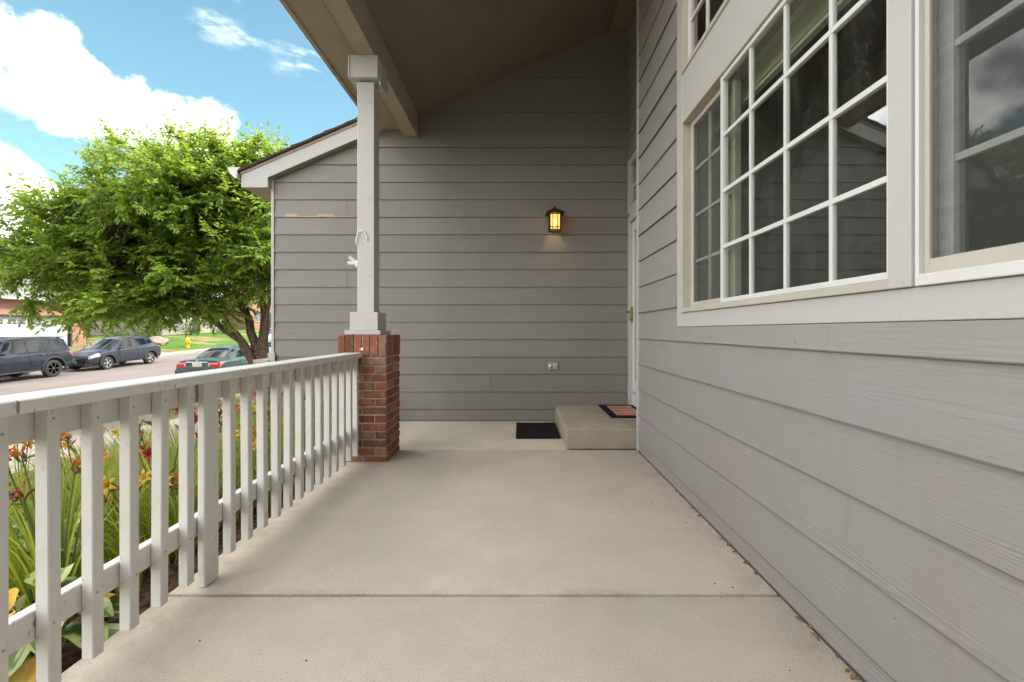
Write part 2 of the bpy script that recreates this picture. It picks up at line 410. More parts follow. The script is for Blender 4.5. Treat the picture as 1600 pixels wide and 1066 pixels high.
def leafm(name, lo, hi, trans, tw=0.45, extra=None):
    t = NT(name)
    at = t.new('ShaderNodeAttribute'); at.attribute_name = 'var'
    f = at.outputs['Fac']
    c = t.mix(f, lo, hi)
    if extra: c = t.mix(t.ramp(f, 0.90, 0.97), c, extra)
    t.color(c); t.set(0.42, 0.35)
    tr = t.new('ShaderNodeBsdfTranslucent')
    tc_ = t.mix(f, tuple(x*0.6 for x in trans), trans); t.l.new(tc_, tr.inputs[0])
    mx = t.new('ShaderNodeMixShader'); mx.inputs[0].default_value = tw
    t.l.new(t.p.outputs[0], mx.inputs[1]); t.l.new(tr.outputs[0], mx.inputs[2]); t.l.new(mx.outputs[0], t.out.inputs[0]); return t.mat
M['leaf'] = leafm('tree_leaf', (0.078, 0.165, 0.022), (0.190, 0.295, 0.036), (0.42, 0.56, 0.065), 0.52)
M['blade'] = leafm('lily_blade', (0.115, 0.200, 0.024), (0.350, 0.390, 0.055), (0.52, 0.58, 0.07), 0.48, extra=(0.36, 0.27, 0.07))
M['grass'] = leafm('grass_blade', (0.11, 0.15, 0.03), (0.26, 0.22, 0.08), (0.24, 0.24, 0.08), 0.3)
M['shrub'] = leafm('shrub_leaf', (0.035, 0.075, 0.018), (0.085, 0.14, 0.03), (0.14, 0.2, 0.04), 0.3)
M['stalk'] = simple('flower_stalk', (0.13, 0.16, 0.05), 0.6)
M['bud'] = simple('faded_bud', (0.16, 0.07, 0.045), 0.7)
M['bloom_orange'] = leafm('orange_petal', (0.55, 0.13, 0.02), (0.68, 0.30, 0.03), (0.6, 0.25, 0.03), 0.3)
M['bloom_red'] = leafm('maroon_petal', (0.20, 0.015, 0.02), (0.42, 0.03, 0.02), (0.4, 0.05, 0.03), 0.3)
M['bloom_yellow'] = leafm('yellow_petal', (0.65, 0.38, 0.03), (0.72, 0.48, 0.06), (0.7, 0.5, 0.05), 0.3)
M['bark'] = simple('brown_bark', (0.105, 0.075, 0.055), 0.95, 0.1, var=0.45, scale=14, bump=1.0)
def hosta(name, edge, mid):
    t = NT(name); t.set(0.4, 0.4)
    at = t.new('ShaderNodeAttribute'); at.attribute_name = 'var'
    n = t.noise(t.obj((1,1,1), 5.0), 24, 3)
    x = t.math('ADD', at.outputs['Fac'], t.math('MULTIPLY', t.math('SUBTRACT', n, 0.5), 0.7))
    t.color(t.mix(t.ramp(x, 0.40, 0.52), mid, edge)); return t.mat
M['hosta'] = hosta('variegated_hosta_leaf', (0.36, 0.40, 0.15), (0.075, 0.155, 0.03))
M['hosta_w'] = hosta('white_edged_hosta_leaf', (0.45, 0.47, 0.28), (0.075, 0.155, 0.035))
M['hosta_y'] = hosta('yellowing_hosta_leaf', (0.60, 0.36, 0.04), (0.42, 0.30, 0.05))
def glassm(name, tint, ior, dust=0.0, refl=1.0):
    t = NT(name); t.n.remove(t.p)
    tr = t.new('ShaderNodeBsdfTransparent'); tr.inputs[0].default_value = (*tint, 1)
    gl = t.new('ShaderNodeBsdfGlossy'); gl.inputs['Roughness'].default_value = 0.0; gl.inputs[0].default_value = (0.97, 1.0, 0.99, 1)
    fr = t.new('ShaderNodeFresnel'); fr.inputs[0].default_value = ior
    geo = t.new('ShaderNodeNewGeometry')
    fk = t.math('MULTIPLY', fr.outputs[0], t.math('SUBTRACT', 1.0, geo.outputs['Backfacing']))
    mx = t.new('ShaderNodeMixShader'); t.l.new(fk, mx.inputs[0]); t.l.new(tr.outputs[0], mx.inputs[1]); t.l.new(gl.outputs[0], mx.inputs[2])
    o = mx.outputs[0]
    if dust:
        v = t.obj(); k1 = t.ramp(t.vor(v, 84.0), 0.09, 0.20, 1.0, 0.0); msk = t.ramp(t.noise(v, 9, 4, 0.6), 0.40, 0.62)
        k2 = t.ramp(t.vor(t.obj(loc=(4, 2, 1)), 21.0), 0.035, 0.06, 1.0, 0.0)
        film = t.math('MULTIPLY', t.ramp(t.noise(t.obj((3, 3, 1.2)), 2, 5, 0.7), 0.35, 0.75), 0.025)
        k = t.math('ADD', t.math('MULTIPLY', t.math('MAXIMUM', t.math('MULTIPLY', k1, msk), t.math('MULTIPLY', k2, 0.8)), dust), film)
        d = t.new('ShaderNodeBsdfDiffuse'); d.inputs[0].default_value = (0.5, 0.49, 0.46, 1)
        m2 = t.new('ShaderNodeMixShader'); t.l.new(k, m2.inputs[0]); t.l.new(o, m2.inputs[1]); t.l.new(d.outputs[0], m2.inputs[2]); o = m2.outputs[0]
    t.l.new(o, t.out.inputs[0]); return t.mat
M['glass'] = glassm('window_glass', (0.87, 0.90, 0.86), 2.1, 0.30)
M['car_glass'] = glassm('car_glass', (0.10, 0.12, 0.12), 1.38)
def screenm():
    t = NT('insect_screen'); t.n.remove(t.p)
    tr = t.new('ShaderNodeBsdfTransparent'); d = t.new('ShaderNodeBsdfDiffuse'); d.inputs[0].default_value = (0.075, 0.075, 0.073, 1)
    mx = t.new('ShaderNodeMixShader'); v = t.obj()
    k = t.math('ADD', t.math('MULTIPLY', t.noise(t.obj((3, 3, 22)), 2.0, 2), 0.12), 0.20)
    t.l.new(k, mx.inputs[0]); t.l.new(tr.outputs[0], mx.inputs[1]); t.l.new(d.outputs[0], mx.inputs[2]); t.l.new(mx.outputs[0], t.out.inputs[0]); return t.mat
M['screen'] = screenm()
def paintm(name, c, coat=0.2, rough=0.4, metal=0.0):
    t = NT(name); v = t.obj(); t.color(t.mix(t.ramp(t.noise(v, 3, 5), 0.4, 0.7), c, tuple(x*1.12+0.004 for x in c))); t.set(rough, 0.15, metal, coat)
    t.p.inputs['Coat Roughness'].default_value = 0.06; return t.mat
M['paint_navy'] = paintm('dark_navy_car_paint', (0.008, 0.010, 0.018))
M['paint_slate'] = paintm('slate_blue_car_paint', (0.020, 0.022, 0.032))
M['paint_green'] = paintm('sage_green_car_paint', (0.020, 0.046, 0.042))
M['paint_silver'] = paintm('silver_blue_car_paint', (0.38, 0.43, 0.48))
M['plastic'] = simple('black_trim_plastic', (0.028, 0.028, 0.030), 0.6, 0.3, var=0.2)
M['rubber'] = simple('tyre_rubber', (0.030, 0.029, 0.028), 0.85, 0.2, var=0.3, scale=20)
M['rim_dark'] = simple('dark_alloy', (0.075, 0.075, 0.08), 0.4, 0.5, 0.6)
M['rim_silver'] = simple('silver_alloy', (0.55, 0.55, 0.56), 0.35, 0.5, 0.7)
M['lamp_red'] = simple('red_lamp_lens', (0.42, 0.015, 0.018), 0.15, 0.5, coat=1.0)
M['lamp_clear'] = simple('clear_lamp_lens', (0.30, 0.30, 0.30), 0.12, 0.5, coat=1.0)
M['plate'] = simple('blurred_plate', (0.55, 0.54, 0.50), 0.5, var=0.18, scale=14)
M['chrome'] = simple('chrome', (0.7, 0.7, 0.7), 0.15, 0.5, 1.0)
M['mat_black'] = simple('black_coir', (0.014, 0.0135, 0.013), 0.95, 0.1, var=0.5, scale=60, bump=1.0)
M['mat_red'] = simple('faded_red_stripe', (0.36, 0.085, 0.07), 0.9, 0.1, var=0.35, scale=40, bump=0.5)
M['mat_pale'] = simple('faded_pale_stripe', (0.48, 0.33, 0.28), 0.9, 0.1, var=0.3, scale=40, bump=0.5)
M['iron'] = simple('dark_bronze_metal', (0.022, 0.018, 0.015), 0.5, 0.4, 0.4)
M['brass'] = simple('polished_brass', (0.72, 0.55, 0.25), 0.25, 0.5, 1.0)
M['outlet'] = simple('grey_outlet_plate', (0.36, 0.36, 0.35), 0.45, 0.4, 0.2)
M['white_plastic'] = simple('white_plastic', (0.80, 0.80, 0.78), 0.4, 0.4)
M['shingle'] = simple('brown_shingles', (0.060, 0.048, 0.042), 0.95, 0.1, var=0.35, scale=30, bump=0.8)
M['shingle_grey'] = simple('grey_shingles', (0.17, 0.165, 0.16), 0.95, 0.1, var=0.25, scale=9, bump=0.8)
M['far_siding'] = simple('pale_grey_siding', (0.36, 0.36, 0.37), 0.7, 0.2, var=0.04, scale=2)
M['far_white'] = simple('white_garage_paint', (0.34, 0.34, 0.35), 0.5, 0.3)
M['far_glass'] = simple('dark_pane', (0.03, 0.035, 0.04), 0.1, 0.6)
M['hydrant'] = simple('yellow_hydrant_paint', (0.55, 0.36, 0.02), 0.5, 0.4, var=0.12, scale=9)
M['rock'] = simple('tan_boulder', (0.24, 0.18, 0.14), 0.95, 0.1, var=0.3, scale=6, bump=0.9)
M['stone'] = simple('pale_stone_veneer', (0.28, 0.24, 0.205), 0.9, 0.1, var=0.3, scale=7, bump=0.6)
M['dry_leaf'] = simple('dry_leaf', (0.24, 0.13, 0.06), 0.8, 0.2, var=0.4, scale=60)
M['grit'] = simple('grit', (0.11, 0.08, 0.055), 0.9, 0.1, var=0.4, scale=90)
t = NT('amber_lamp_glass'); t.n.remove(t.p)
em = t.new('ShaderNodeEmission'); em.inputs[0].default_value = (1.0, 0.52, 0.13, 1)
zz = t.new('ShaderNodeSeparateXYZ'); t.l.new(t.obj(), zz.inputs[0])
em.inputs[1].default_value = 0.30
tr = t.new('ShaderNodeBsdfTransparent'); tr.inputs[0].default_value = (1.0, 0.74, 0.40, 1)
mx = t.new('ShaderNodeMixShader'); mx.inputs[0].default_value = 0.62
t.l.new(tr.outputs[0], mx.inputs[1]); t.l.new(em.outputs[0], mx.inputs[2]); t.l.new(mx.outputs[0], t.out.inputs[0]); M['amber'] = t.mat
t = NT('lit_bulb'); t.p.inputs['Emission Color'].default_value = (1.0, 0.72, 0.36, 1); t.p.inputs['Emission Strength'].default_value = 3.0; M['bulb'] = t.mat

# ------------------------------------------------------------------ terrain
def street_z(y): return -1.0 + 0.04*(max(-40.0, min(75.0, y)) - 21.0)
ROAD0, ROAD1, WALK1 = -23.1, -11.1, -9.5
def gz(x, y):
    s = street_z(y)
    if x < ROAD0:
        s2 = s + 0.12; d = ROAD0 - 1.5 - x
        return s2 + (max(0, min(d, 6.5))*0.10 if d > 0 else 0)
    if x <= ROAD1: return s
    if x <= WALK1: return s + 0.12 + 0.02*(x-ROAD1)
    t = min(1.0, max(0.0, (-1.45 - x)/(-1.45 - WALK1))); t = t**1.25
    return (1-t)*(-0.12) + t*(s + 0.15)
def sheet(name, xs, ys, f, mat, label=None, kind='structure', parent=None, smooth=None):
    m = MB(); nx, ny = len(xs), len(ys)
    vs = [(x, y, f(x, y)) for y in ys for x in xs]
    m.add(vs, [(j*nx+i, j*nx+i+1, (j+1)*nx+i+1, (j+1)*nx+i) for j in range(ny-1) for i in range(nx-1)])
    o = m.build(name, mat, parent, fix=False, smooth=smooth); 
    if kind and parent is None: o['kind'] = kind
    return o
def fr(a, b, n): return [a+(b-a)*i/n for i in range(n+1)]
ys_l = [-400, -120, -40] + fr(-20, 75, 95) + [120, 300, 900]
lawn_g = sheet('ground', [-900, -300, -90, -60, -45] + fr(-40, ROAD0-1.5, 16)[:-1] + [ROAD0-1.5, ROAD0-0.16, ROAD0, -17, ROAD1, ROAD1+0.16, WALK1] + fr(WALK1+0.01, -1.45, 20) + [0.0, 20, 60, 300, 900], ys_l,
      lambda x, y: gz(x, y) - (0.30 if x > -1.2 else (0.06 if ROAD0 <= x <= WALK1 else 0.0)), M['ground'])
road = sheet('road', fr(ROAD0, ROAD1, 6), ys_l, lambda x, y: street_z(y) + 0.04*(1-((x-(ROAD0+ROAD1)/2)/6)**2), M['road'])
sheet('lawn', fr(-40, ROAD0-1.55, 10), fr(31.3, 75, 44), lambda x, y: gz(x, y)+0.012+0.05*mnoise.noise((x*.3, y*.3, 0)), M['lawn_far'])
# kerbs and pavements
for nm, a, b in (('kerb', ROAD0-0.16, ROAD0), ('kerb', ROAD1, ROAD1+0.16)):
    m = MB(); yy = fr(-20, 75, 60)
    for y0, y1 in zip(yy, yy[1:]):
        z0, z1 = street_z(y0), street_z(y1)
        m.hull([(a,y0,z0-.1),(b,y0,z0-.1),(b,y0,z0+.13),(a,y0,z0+.13)], [(a,y1,z1-.1),(b,y1,z1-.1),(b,y1,z1+.13),(a,y1,z1+.13)])
    m.build(nm, M['kerb'])['kind'] = 'structure'
def pavement(name, x0, x1, f):
    p = empty(name, (0,0,0), kind='structure')
    y = -6.0
    while y < 60:
        y1 = y + 1.5
        if not (x0 > -12 and 6.2 < y1 and y < 13.2):
            m = MB(); e = 0.008
            m.hull([(x0,y+e,f(x0,y)-.05),(x1,y+e,f(x1,y)-.05),(x1,y+e,f(x1,y)),(x0,y+e,f(x0,y))],
                   [(x0,y1-e,f(x0,y1)-.05),(x1,y1-e,f(x1,y1)-.05),(x1,y1-e,f(x1,y1)),(x0,y1-e,f(x0,y1))])
            m.build('concrete_slab', M['walk'], p)
        y = y1
pavement('pavement', ROAD1+0.18, WALK1, lambda x, y: street_z(y)+0.13+0.02*(x-ROAD1))
pavement('pavement', ROAD0-1.45, ROAD0-0.18, lambda x, y: street_z(y)+0.135)
# driveway in front of the garage, in four slabs
dr = empty('driveway', (0,0,0), kind='structure')
ex = [-11.1, -9.3, -7.2, -5.1, -3.05]; ey = [6.4, 9.4, 12.6]
def dz(x, y): return gz(max(x, -11.05), y)*1.0 + (0.02 if x > -9 else 0.015)
for i in range(4):
    for j in range(2):
        m = MB(); x0, x1, y0, y1 = ex[i]+.006, ex[i+1]-.006, ey[j]+.006, ey[j+1]-.006
        g = [(x0,y0),(x1,y0),(x1,y1),(x0,y1)]
        m.hull([(x,y,gz(x,9)+.03+(y-9)*.02) for x,y in g], [(x,y,gz(x,9)-.4) for x,y in g]); m.build('concrete_slab', M['walk'], dr)
dr2 = empty('driveway', (0,0,0), kind='structure')
for j, (a, b) in enumerate(((24.0, 27.3), (27.31, 31.2))):
    m = MB(); m.hull([(ROAD0-.1,a,street_z(a)+.14),(ROAD0-.1,b,street_z(b)+.14),(-30,b,-0.12),(-30,a,-0.2)], [(ROAD0-.1,a,street_z(a)-.3),(ROAD0-.1,b,street_z(b)-.3),(-30,b,-0.6),(-30,a,-0.6)])
    m.build('concrete_slab', M['walk'], dr2)
# planting bed beside the porch
bedz = lambda x, y: gz(x, y) + 0.015 + 0.02*mnoise.noise((x*3, y*3, 1))
sheet('flower_bed', fr(-4.4, -1.46, 22), fr(-1.5, 6.3, 48), bedz, M['mulch'])

# ------------------------------------------------------------------ porch floor
XE, XW = -1.45, 1.07
fl = empty('porch_floor', (0, 0, 0), kind='structure')
MB().box(XE+.03, XW+0.3, -2.6, 5.48, -0.35, -0.022).build('slab_bed', M['dark'], fl)
def slab(x0, x1, y0, y1, zt=0.0):
    MB().box(x0, x1, y0, y1, -0.33, zt).build('concrete_slab', M['slab'], fl, bevel=0.007, seg=2, smooth=40)
slab(XE, XW-.012, -2.6, 1.853); slab(XE, XW-.012, 1.867, 4.126); slab(XE, 1.30, 4.138, 5.478, -0.006)
# ------------------------------------------------------------------ house
Y_G = 5.486; X_D = 1.31; Y_C = 4.10
house = empty('house', (1.07, 5.4, -0.3), 'grey lap-sided house with white trim, deep porch roof and large gridded windows', 'house')
def clip(poly, a, b, c):                 # keep a*x+b*z<=c
    out = []
    for i in range(len(poly)):
        p, q = poly[i], poly[(i+1) % len(poly)]
        dp, dq = a*p[0]+b*p[1]-c, a*q[0]+b*q[1]-c
        if dp <= 0: out.append(p)
        if dp*dq < 0:
            t = dp/(dp-dq); out.append((p[0]+t*(q[0]-p[0]), p[1]+t*(q[1]-p[1])))
    return out
def roof_top(x): return 2.985 + 0.432*(x + 3.30)
def ceil_z(x): return 3.684 + 0.44*(x + 1.23)
# gable wall of the garage end (faces the porch)
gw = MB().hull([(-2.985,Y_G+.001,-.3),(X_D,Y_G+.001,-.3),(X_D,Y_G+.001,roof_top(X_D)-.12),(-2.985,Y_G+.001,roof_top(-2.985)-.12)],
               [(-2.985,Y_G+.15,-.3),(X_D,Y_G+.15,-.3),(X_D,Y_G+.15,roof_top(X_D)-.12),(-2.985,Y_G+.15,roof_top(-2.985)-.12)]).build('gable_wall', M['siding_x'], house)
EXP = 0.210; Z0 = 0.137 - 0.21
def lap_board(parent, name, poly, zlo, axis, base, sgn, mat, exp):
    # poly in (u, z); thin at the top edge, thick at the butt
    if len(poly) < 3: return
    jt = rng.uniform(-.0022, .0022)
    th = lambda z: 0.006 + (0.013+jt)*max(0.0, 1 - (z - zlo)/exp)
    uu = [u for u, z in poly]; ub = max(uu); dzz = rng.uniform(-.0022, .0022)
    poly = [(u, z + (dzz if u == ub and z < zlo + .5*exp and zlo > .02 else 0)) for u, z in poly]
    if axis == 'x':
        fr_ = [(u, base - th(z), z) for u, z in poly]; bk = [(u, base, z) for u, z in poly]
    else:
        fr_ = [(base - th(z), u, z) for u, z in poly]; bk = [(base, u, z) for u, z in poly]
    MB().hull(fr_, bk).build(name, mat, parent)
k = 0
while True:
    zb = Z0 + k*EXP; zt = zb + EXP - 0.0025
    if zb > 4.75: break
    zlo = max(zb, 0.004)
    joint = [-2.08, -1.685, -0.35, -2.08][k % 4] if k % 2 == 0 else [-2.08, -1.685, -0.35, 0.3][k % 4]
    segs = [(-2.955, joint-0.0012), (joint+0.0012, X_D-0.004)]
    for a, b in segs:
        poly = [(a, zlo), (b, zlo), (b, zt), (a, zt)]
        poly = clip(poly, -0.432, 1.0, 2.985+0.432*3.30-0.145)
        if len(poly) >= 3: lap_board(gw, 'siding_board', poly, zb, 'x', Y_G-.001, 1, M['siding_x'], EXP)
    k += 1
MB().box(-2.99, -2.956, Y_G-.028, Y_G+.12, 0.70, roof_top(-2.99)-.2).build('corner_trim', M['trim_paint'], house, bevel=.002)
MB().box(-3.02, -2.935, Y_G-.045, Y_G-.0295, -0.28, 0.815).build('corner_trim', M['trim_paint'], house, bevel=.003)
# brick base on the street side of the garage, seen end on
wb = MB().box(-3.185, -3.0, Y_G-.06, 9.0, -0.9, 0.735).build('brick_base', M['mortar'], house)
cap0 = MB().box(-.105, .105, -.05, .05, -.032, .032).build('brick', simple('orange_cap_brick', (0.34, 0.125, 0.065), 0.85, 0.2, var=0.25, scale=25, bump=0.4), wb, bevel=.004); cap0.location = Vector((-3.10, Y_G-.03, .775)) - wloc(wb)
for j in range(1, 16):
    share(cap0, 'brick', Vector((-3.10, Y_G-.03+.108*j, .775)) - wloc(wb), wb, (0, 0, 0))
zz_ = 0.70; r_ = 0; hb = None
while zz_ > -0.62:
    for (xa, w) in (((-3.182, .186),) if r_ % 2 == 0 else ((-3.182, .09), (-3.086, .09))):
        MB().box(xa, xa+w, Y_G-.066, Y_G+.03, zz_-.058, zz_).build('brick', M['brick'], wb, bevel=.003)
    zz_ -= .0675; r_ += 1
# garage body
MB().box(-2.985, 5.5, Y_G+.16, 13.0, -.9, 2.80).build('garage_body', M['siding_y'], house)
# --- front wall right of the porch (faces the street)
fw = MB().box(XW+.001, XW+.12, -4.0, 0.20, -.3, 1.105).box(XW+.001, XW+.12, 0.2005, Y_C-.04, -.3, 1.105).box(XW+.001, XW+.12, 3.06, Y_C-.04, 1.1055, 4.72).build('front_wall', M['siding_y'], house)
EXF = 0.2285; k = 0
Y_TR = 3.077          # outer edge of the window trim
while True:
    zb = 0.095 - EXF + k*EXF; zt = zb + EXF - .0025
    if zb > 4.60: break
    zlo = max(zb, 0.008)
    if zt < 1.105: spans = [(-4.0, 1.9+1.1*((k*7) % 3)-2.2), (1.9+1.1*((k*7) % 3)-2.2+.002, Y_C-.045)] if k % 3 == 1 else [(-4.0, Y_C-.045)]
    elif zb < 1.105: spans = [(Y_TR+.001, Y_C-.045)]
    else: spans = [(Y_TR+.001, Y_C-.045)]
    for a, b in spans:
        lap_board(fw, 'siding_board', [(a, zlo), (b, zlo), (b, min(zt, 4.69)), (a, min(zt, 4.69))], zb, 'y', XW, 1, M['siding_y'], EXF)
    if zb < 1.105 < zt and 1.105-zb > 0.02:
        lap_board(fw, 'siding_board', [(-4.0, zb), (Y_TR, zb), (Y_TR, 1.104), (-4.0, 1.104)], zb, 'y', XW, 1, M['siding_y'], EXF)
    k += 1
MB().box(XW-.024, XW+.06, Y_C-.043, Y_C, 0.003, 4.69).build('corner_trim', M['trim_paint'], house, bevel=.002)
# return wall at the corner and the recessed entry wall
MB().box(XW+.061, X_D+.1, Y_C-.04, Y_C-.002, -.3, 4.7).build('return_wall', M['siding_x'], house)
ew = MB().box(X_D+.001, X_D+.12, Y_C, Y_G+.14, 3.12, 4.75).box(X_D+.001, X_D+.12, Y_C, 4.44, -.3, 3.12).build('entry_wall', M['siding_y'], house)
for k in range(9):
    zb = 3.135 + k*EXF
    if zb > 4.7: break
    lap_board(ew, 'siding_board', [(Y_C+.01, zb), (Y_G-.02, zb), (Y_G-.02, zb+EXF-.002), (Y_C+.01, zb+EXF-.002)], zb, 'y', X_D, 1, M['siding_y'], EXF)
# front door with storm door, transom above
dfx0, dfx1 = X_D-.022, X_D+.10
fd = MB().box(dfx0, dfx1, 5.385, 5.465, 0.20, 2.44).box(dfx0, dfx1, 4.441, 4.52, 0.20, 2.44).box(dfx0, dfx1, 4.5205, 5.3845, 2.36, 2.44).build('front_door', M['trim_paint'], house, bevel=.003)
dp = MB().box(X_D+.01, X_D+.045, 5.30, 5.383, .36, 2.355).box(X_D+.01, X_D+.045, 4.522, 4.61, .36, 2.355).box(X_D+.01, X_D+.045, 4.6105, 5.2995, 2.24, 2.355).box(X_D+.01, X_D+.045, 4.6105, 5.2995, .36, .50)
dp.build('storm_door_frame', M['vinyl'], fd, bevel=.003)
MB().box(X_D+.005, X_D+.04, 4.522, 5.383, .205, .352).build('kick_panel', M['vinyl'], fd, bevel=.004)
MB().box(X_D+.025, X_D+.030, 4.612, 5.298, .502, 2.238).build('pane', M['glass'], fd)
MB().box(X_D+.06, X_D+.10, 4.522, 5.383, .21, 2.355).build('door_leaf', simple('brass_toned_door', (0.34, 0.22, 0.07), 0.35, 0.5, 0.2), fd)
hd = MB().box(X_D-.012, X_D+.009, 5.315, 5.355, 1.18, 1.36).tube([(X_D-.012,5.335,1.30),(X_D-.06,5.335,1.30),(X_D-.066,5.26,1.295)], .011, 8).tube([(X_D-.012,5.335,1.22),(X_D-.03,5.335,1.22)], .016, 8)
hd.build('handle', M['brass'], fd, bevel=0)
trn = MB().box(dfx0, dfx1, 5.385, 5.465, 2.47, 3.11).box(dfx0, dfx1, 4.441, 4.52, 2.47, 3.11).box(dfx0, dfx1, 4.5205, 5.3845, 3.03, 3.11).box(dfx0, dfx1, 4.5205, 5.3845, 2.4415, 2.54).build('transom_window', M['trim_paint'], house, bevel=.003)
MB().box(X_D+.018, X_D+.036, 4.5205, 5.3845, 2.776, 2.794).build('muntin', M['vinyl'], trn)
MB().box(X_D+.018, X_D+.036, 5.095, 5.113, 2.5405, 3.0295).build('muntin', M['vinyl'], trn)
MB().box(X_D+.025, X_D+.029, 4.5205, 5.3845, 2.5405, 3.0295).build('pane', M['glass'], trn)
MB().box(X_D+.11, X_D+.13, 4.4, 5.5, 2.4, 3.15).build('room_panel', M['room'], trn)

# --- large window, lower row
def sash(parent, x, y0, y1, z0, z1, fw_, cols, rows, mat, glass, first_col=None, mw=.0092, glz=True, thick=.028):
    f = MB().box(x-.006, x+thick, y0, y0+fw_, z0, z1).box(x-.006, x+thick, y1-fw_, y1, z0, z1)
    f.box(x-.006, x+thick, y0+fw_+.0005, y1-fw_-.0005, z0, z0+fw_).box(x-.006, x+thick, y0+fw_+.0005, y1-fw_-.0005, z1-fw_, z1)
    s = f.build('sash', mat, parent, bevel=.002)
    a, b, c, d = y0+fw_, y1-fw_, z0+fw_, z1-fw_
    for y in cols:
        if a+.03 < y < b-.03: MB().box(x+.002, x+.018, y-mw, y+mw, c, d).build('muntin', M['vinyl'], s)
    for z in rows:
        if c+.03 < z < d-.03: MB().box(x+.0005, x+.0195, a, b, z-mw, z+mw).build('muntin', M['vinyl'], s)
    if glz: MB().box(x+.0095, x+.0125, a-.003, b+.003, c-.003, d+.003).build('pane', glass, s)
    return s
ROWS = [1.523, 1.816, 2.109]
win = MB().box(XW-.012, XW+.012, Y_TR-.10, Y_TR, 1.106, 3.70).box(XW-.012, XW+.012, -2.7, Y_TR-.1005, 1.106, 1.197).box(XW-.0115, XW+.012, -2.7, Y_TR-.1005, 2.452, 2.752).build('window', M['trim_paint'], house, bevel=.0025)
# outer frame with almond edge
fr1 = MB().box(XW-.022, XW+.085, 2.945, 2.9755, 1.198, 2.4515).box(XW-.022, XW+.085, 1.295, 2.9445, 2.42, 2.4515).box(XW-.026, XW+.085, 1.295, 2.9445, 1.198, 1.226)
fr1.build('window_frame', M['almond'], win, bevel=.002)
MB().box(XW-.026, XW+.085, 1.218, 1.2945, 1.198, 2.4515).build('window_frame', M['trim_paint'], win, bevel=.0025)
sash(win, XW-.004, 1.297, 2.412, 1.228, 2.418, .022, [2.116, 1.838, 1.566], ROWS, M['vinyl'], M['glass'])
sash(win, XW+.048, 2.36, 2.943, 1.228, 2.418, .035, [2.70], ROWS, M['almond'], M['glass'], mw=.009)
MB().box(XW+.036, XW+.038, 2.40, 2.93, 1.25, 2.40).build('insect_screen', M['screen'], win)
MB().box(XW+.030, XW+.046, 2.9, 2.942, 1.228, 2.418).box(XW+.030, XW+.046, 2.40, 2.8995, 1.228, 1.262).box(XW+.030, XW+.046, 2.40, 2.8995, 2.385, 2.418).build('screen_frame', M['almond'], win, bevel=.002)
lk = MB().box(XW+.012, XW+.03, 2.386, 2.402, 1.72, 1.775).build('latch', M['almond'], win, bevel=.003)
# second opening nearer the camera
fr2 = MB().box(XW-.016, XW+.085, 1.206, 1.2175, 1.198, 2.4515).box(XW-.024, XW+.085, -2.6, 1.2055, 2.42, 2.4515).box(XW-.026, XW+.085, -2.6, 1.2055, 1.198, 1.228)
fr2.build('window_frame', M['vinyl'], win, bevel=.002)
sash(win, XW+.042, 0.30, 1.204, 1.236, 2.418, .04, [0.985, 0.68], ROWS, M['vinyl'], M['glass'])
sash(win, XW+.052, -0.70, 0.299, 1.236, 2.418, .04, [0.05, -0.28], ROWS, M['vinyl'], M['glass'])
sash(win, XW+.052, -2.2, -0.71, 1.236, 2.418, .04, [-1.1, -1.5], ROWS, M['vinyl'], M['glass'])
MB().box(XW+.006, XW+.008, -0.65, 1.196, 1.26, 2.40).build('insect_screen', M['screen'], win)
MB().box(XW-.002, XW+.014, 1.190, 1.2055, 1.229, 2.418).box(XW-.002, XW+.014, -.7, 1.1895, 1.229, 1.268).box(XW-.002, XW+.014, -.7, 1.1895, 2.395, 2.418).build('screen_frame', M['almond'], win, bevel=.002)
# upper row
up = MB().box(XW-.020, XW+.06, -2.7, Y_TR-.1005, 2.7525, 2.782).box(XW-.020, XW+.06, Y_TR-.131, Y_TR-.1005, 2.7825, 3.70).box(XW-.020, XW+.06, -2.7, Y_TR-.1315, 3.66, 3.70).build('upper_window', M['almond'], house, bevel=.002)
sash(up, XW+.02, 1.30, 2.944, 2.783, 3.659, .03, [2.668, 2.39, 2.116, 1.838, 1.566], [3.07, 3.36], M['vinyl'], M['glass'])
sash(up, XW+.02, -2.65, 1.298, 2.783, 3.659, .03, [1.0, .7, .4, .1], [3.07, 3.36], M['vinyl'], M['glass'])
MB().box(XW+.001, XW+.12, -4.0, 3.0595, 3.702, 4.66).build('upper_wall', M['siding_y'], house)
# room behind the glass
rm = MB().box(XW+4.2, XW+4.3, -4.0, Y_C-.05, -.3, 4.7).box(XW+.13, XW+4.19, -4.0, Y_C-.05, .15, .2).box(XW+.13, XW+4.19, Y_C-.12, Y_C-.05, .21, 4.6).box(XW+.13, XW+4.19, -4.0, -3.9, .21, 4.6).box(XW+.13, XW+4.19, -3.89, Y_C-.13, 4.5, 4.6)
rm.build('room', M['room'], house)
MB().box(XW+.0865, XW+.30, 1.30, 2.99, 2.453, 2.50).box(XW+.0865, XW+.30, 2.955, 2.99, 1.15, 2.4525).box(XW+.0865, XW+.34, 1.20, 2.99, 1.15, 1.197).build('inner_reveal', M['curtain'], house, bevel=.003)
MB().box(XW+.10, XW+.13, 2.50, 2.62, 1.20, 2.44).build('inner_casing', M['curtain'], house, bevel=.004)
bl = MB().box(XW+.15, XW+.185, 1.32, 2.93, 2.415, 2.45)
for q in range(7): bl.box(XW+.148, XW+.187, 1.33, 2.92, 2.352+q*.009, 2.3585+q*.009)
bl.box(XW+.152, XW+.183, 1.32, 2.93, 2.330, 2.347).build('raised_blind', M['curtain'], house)
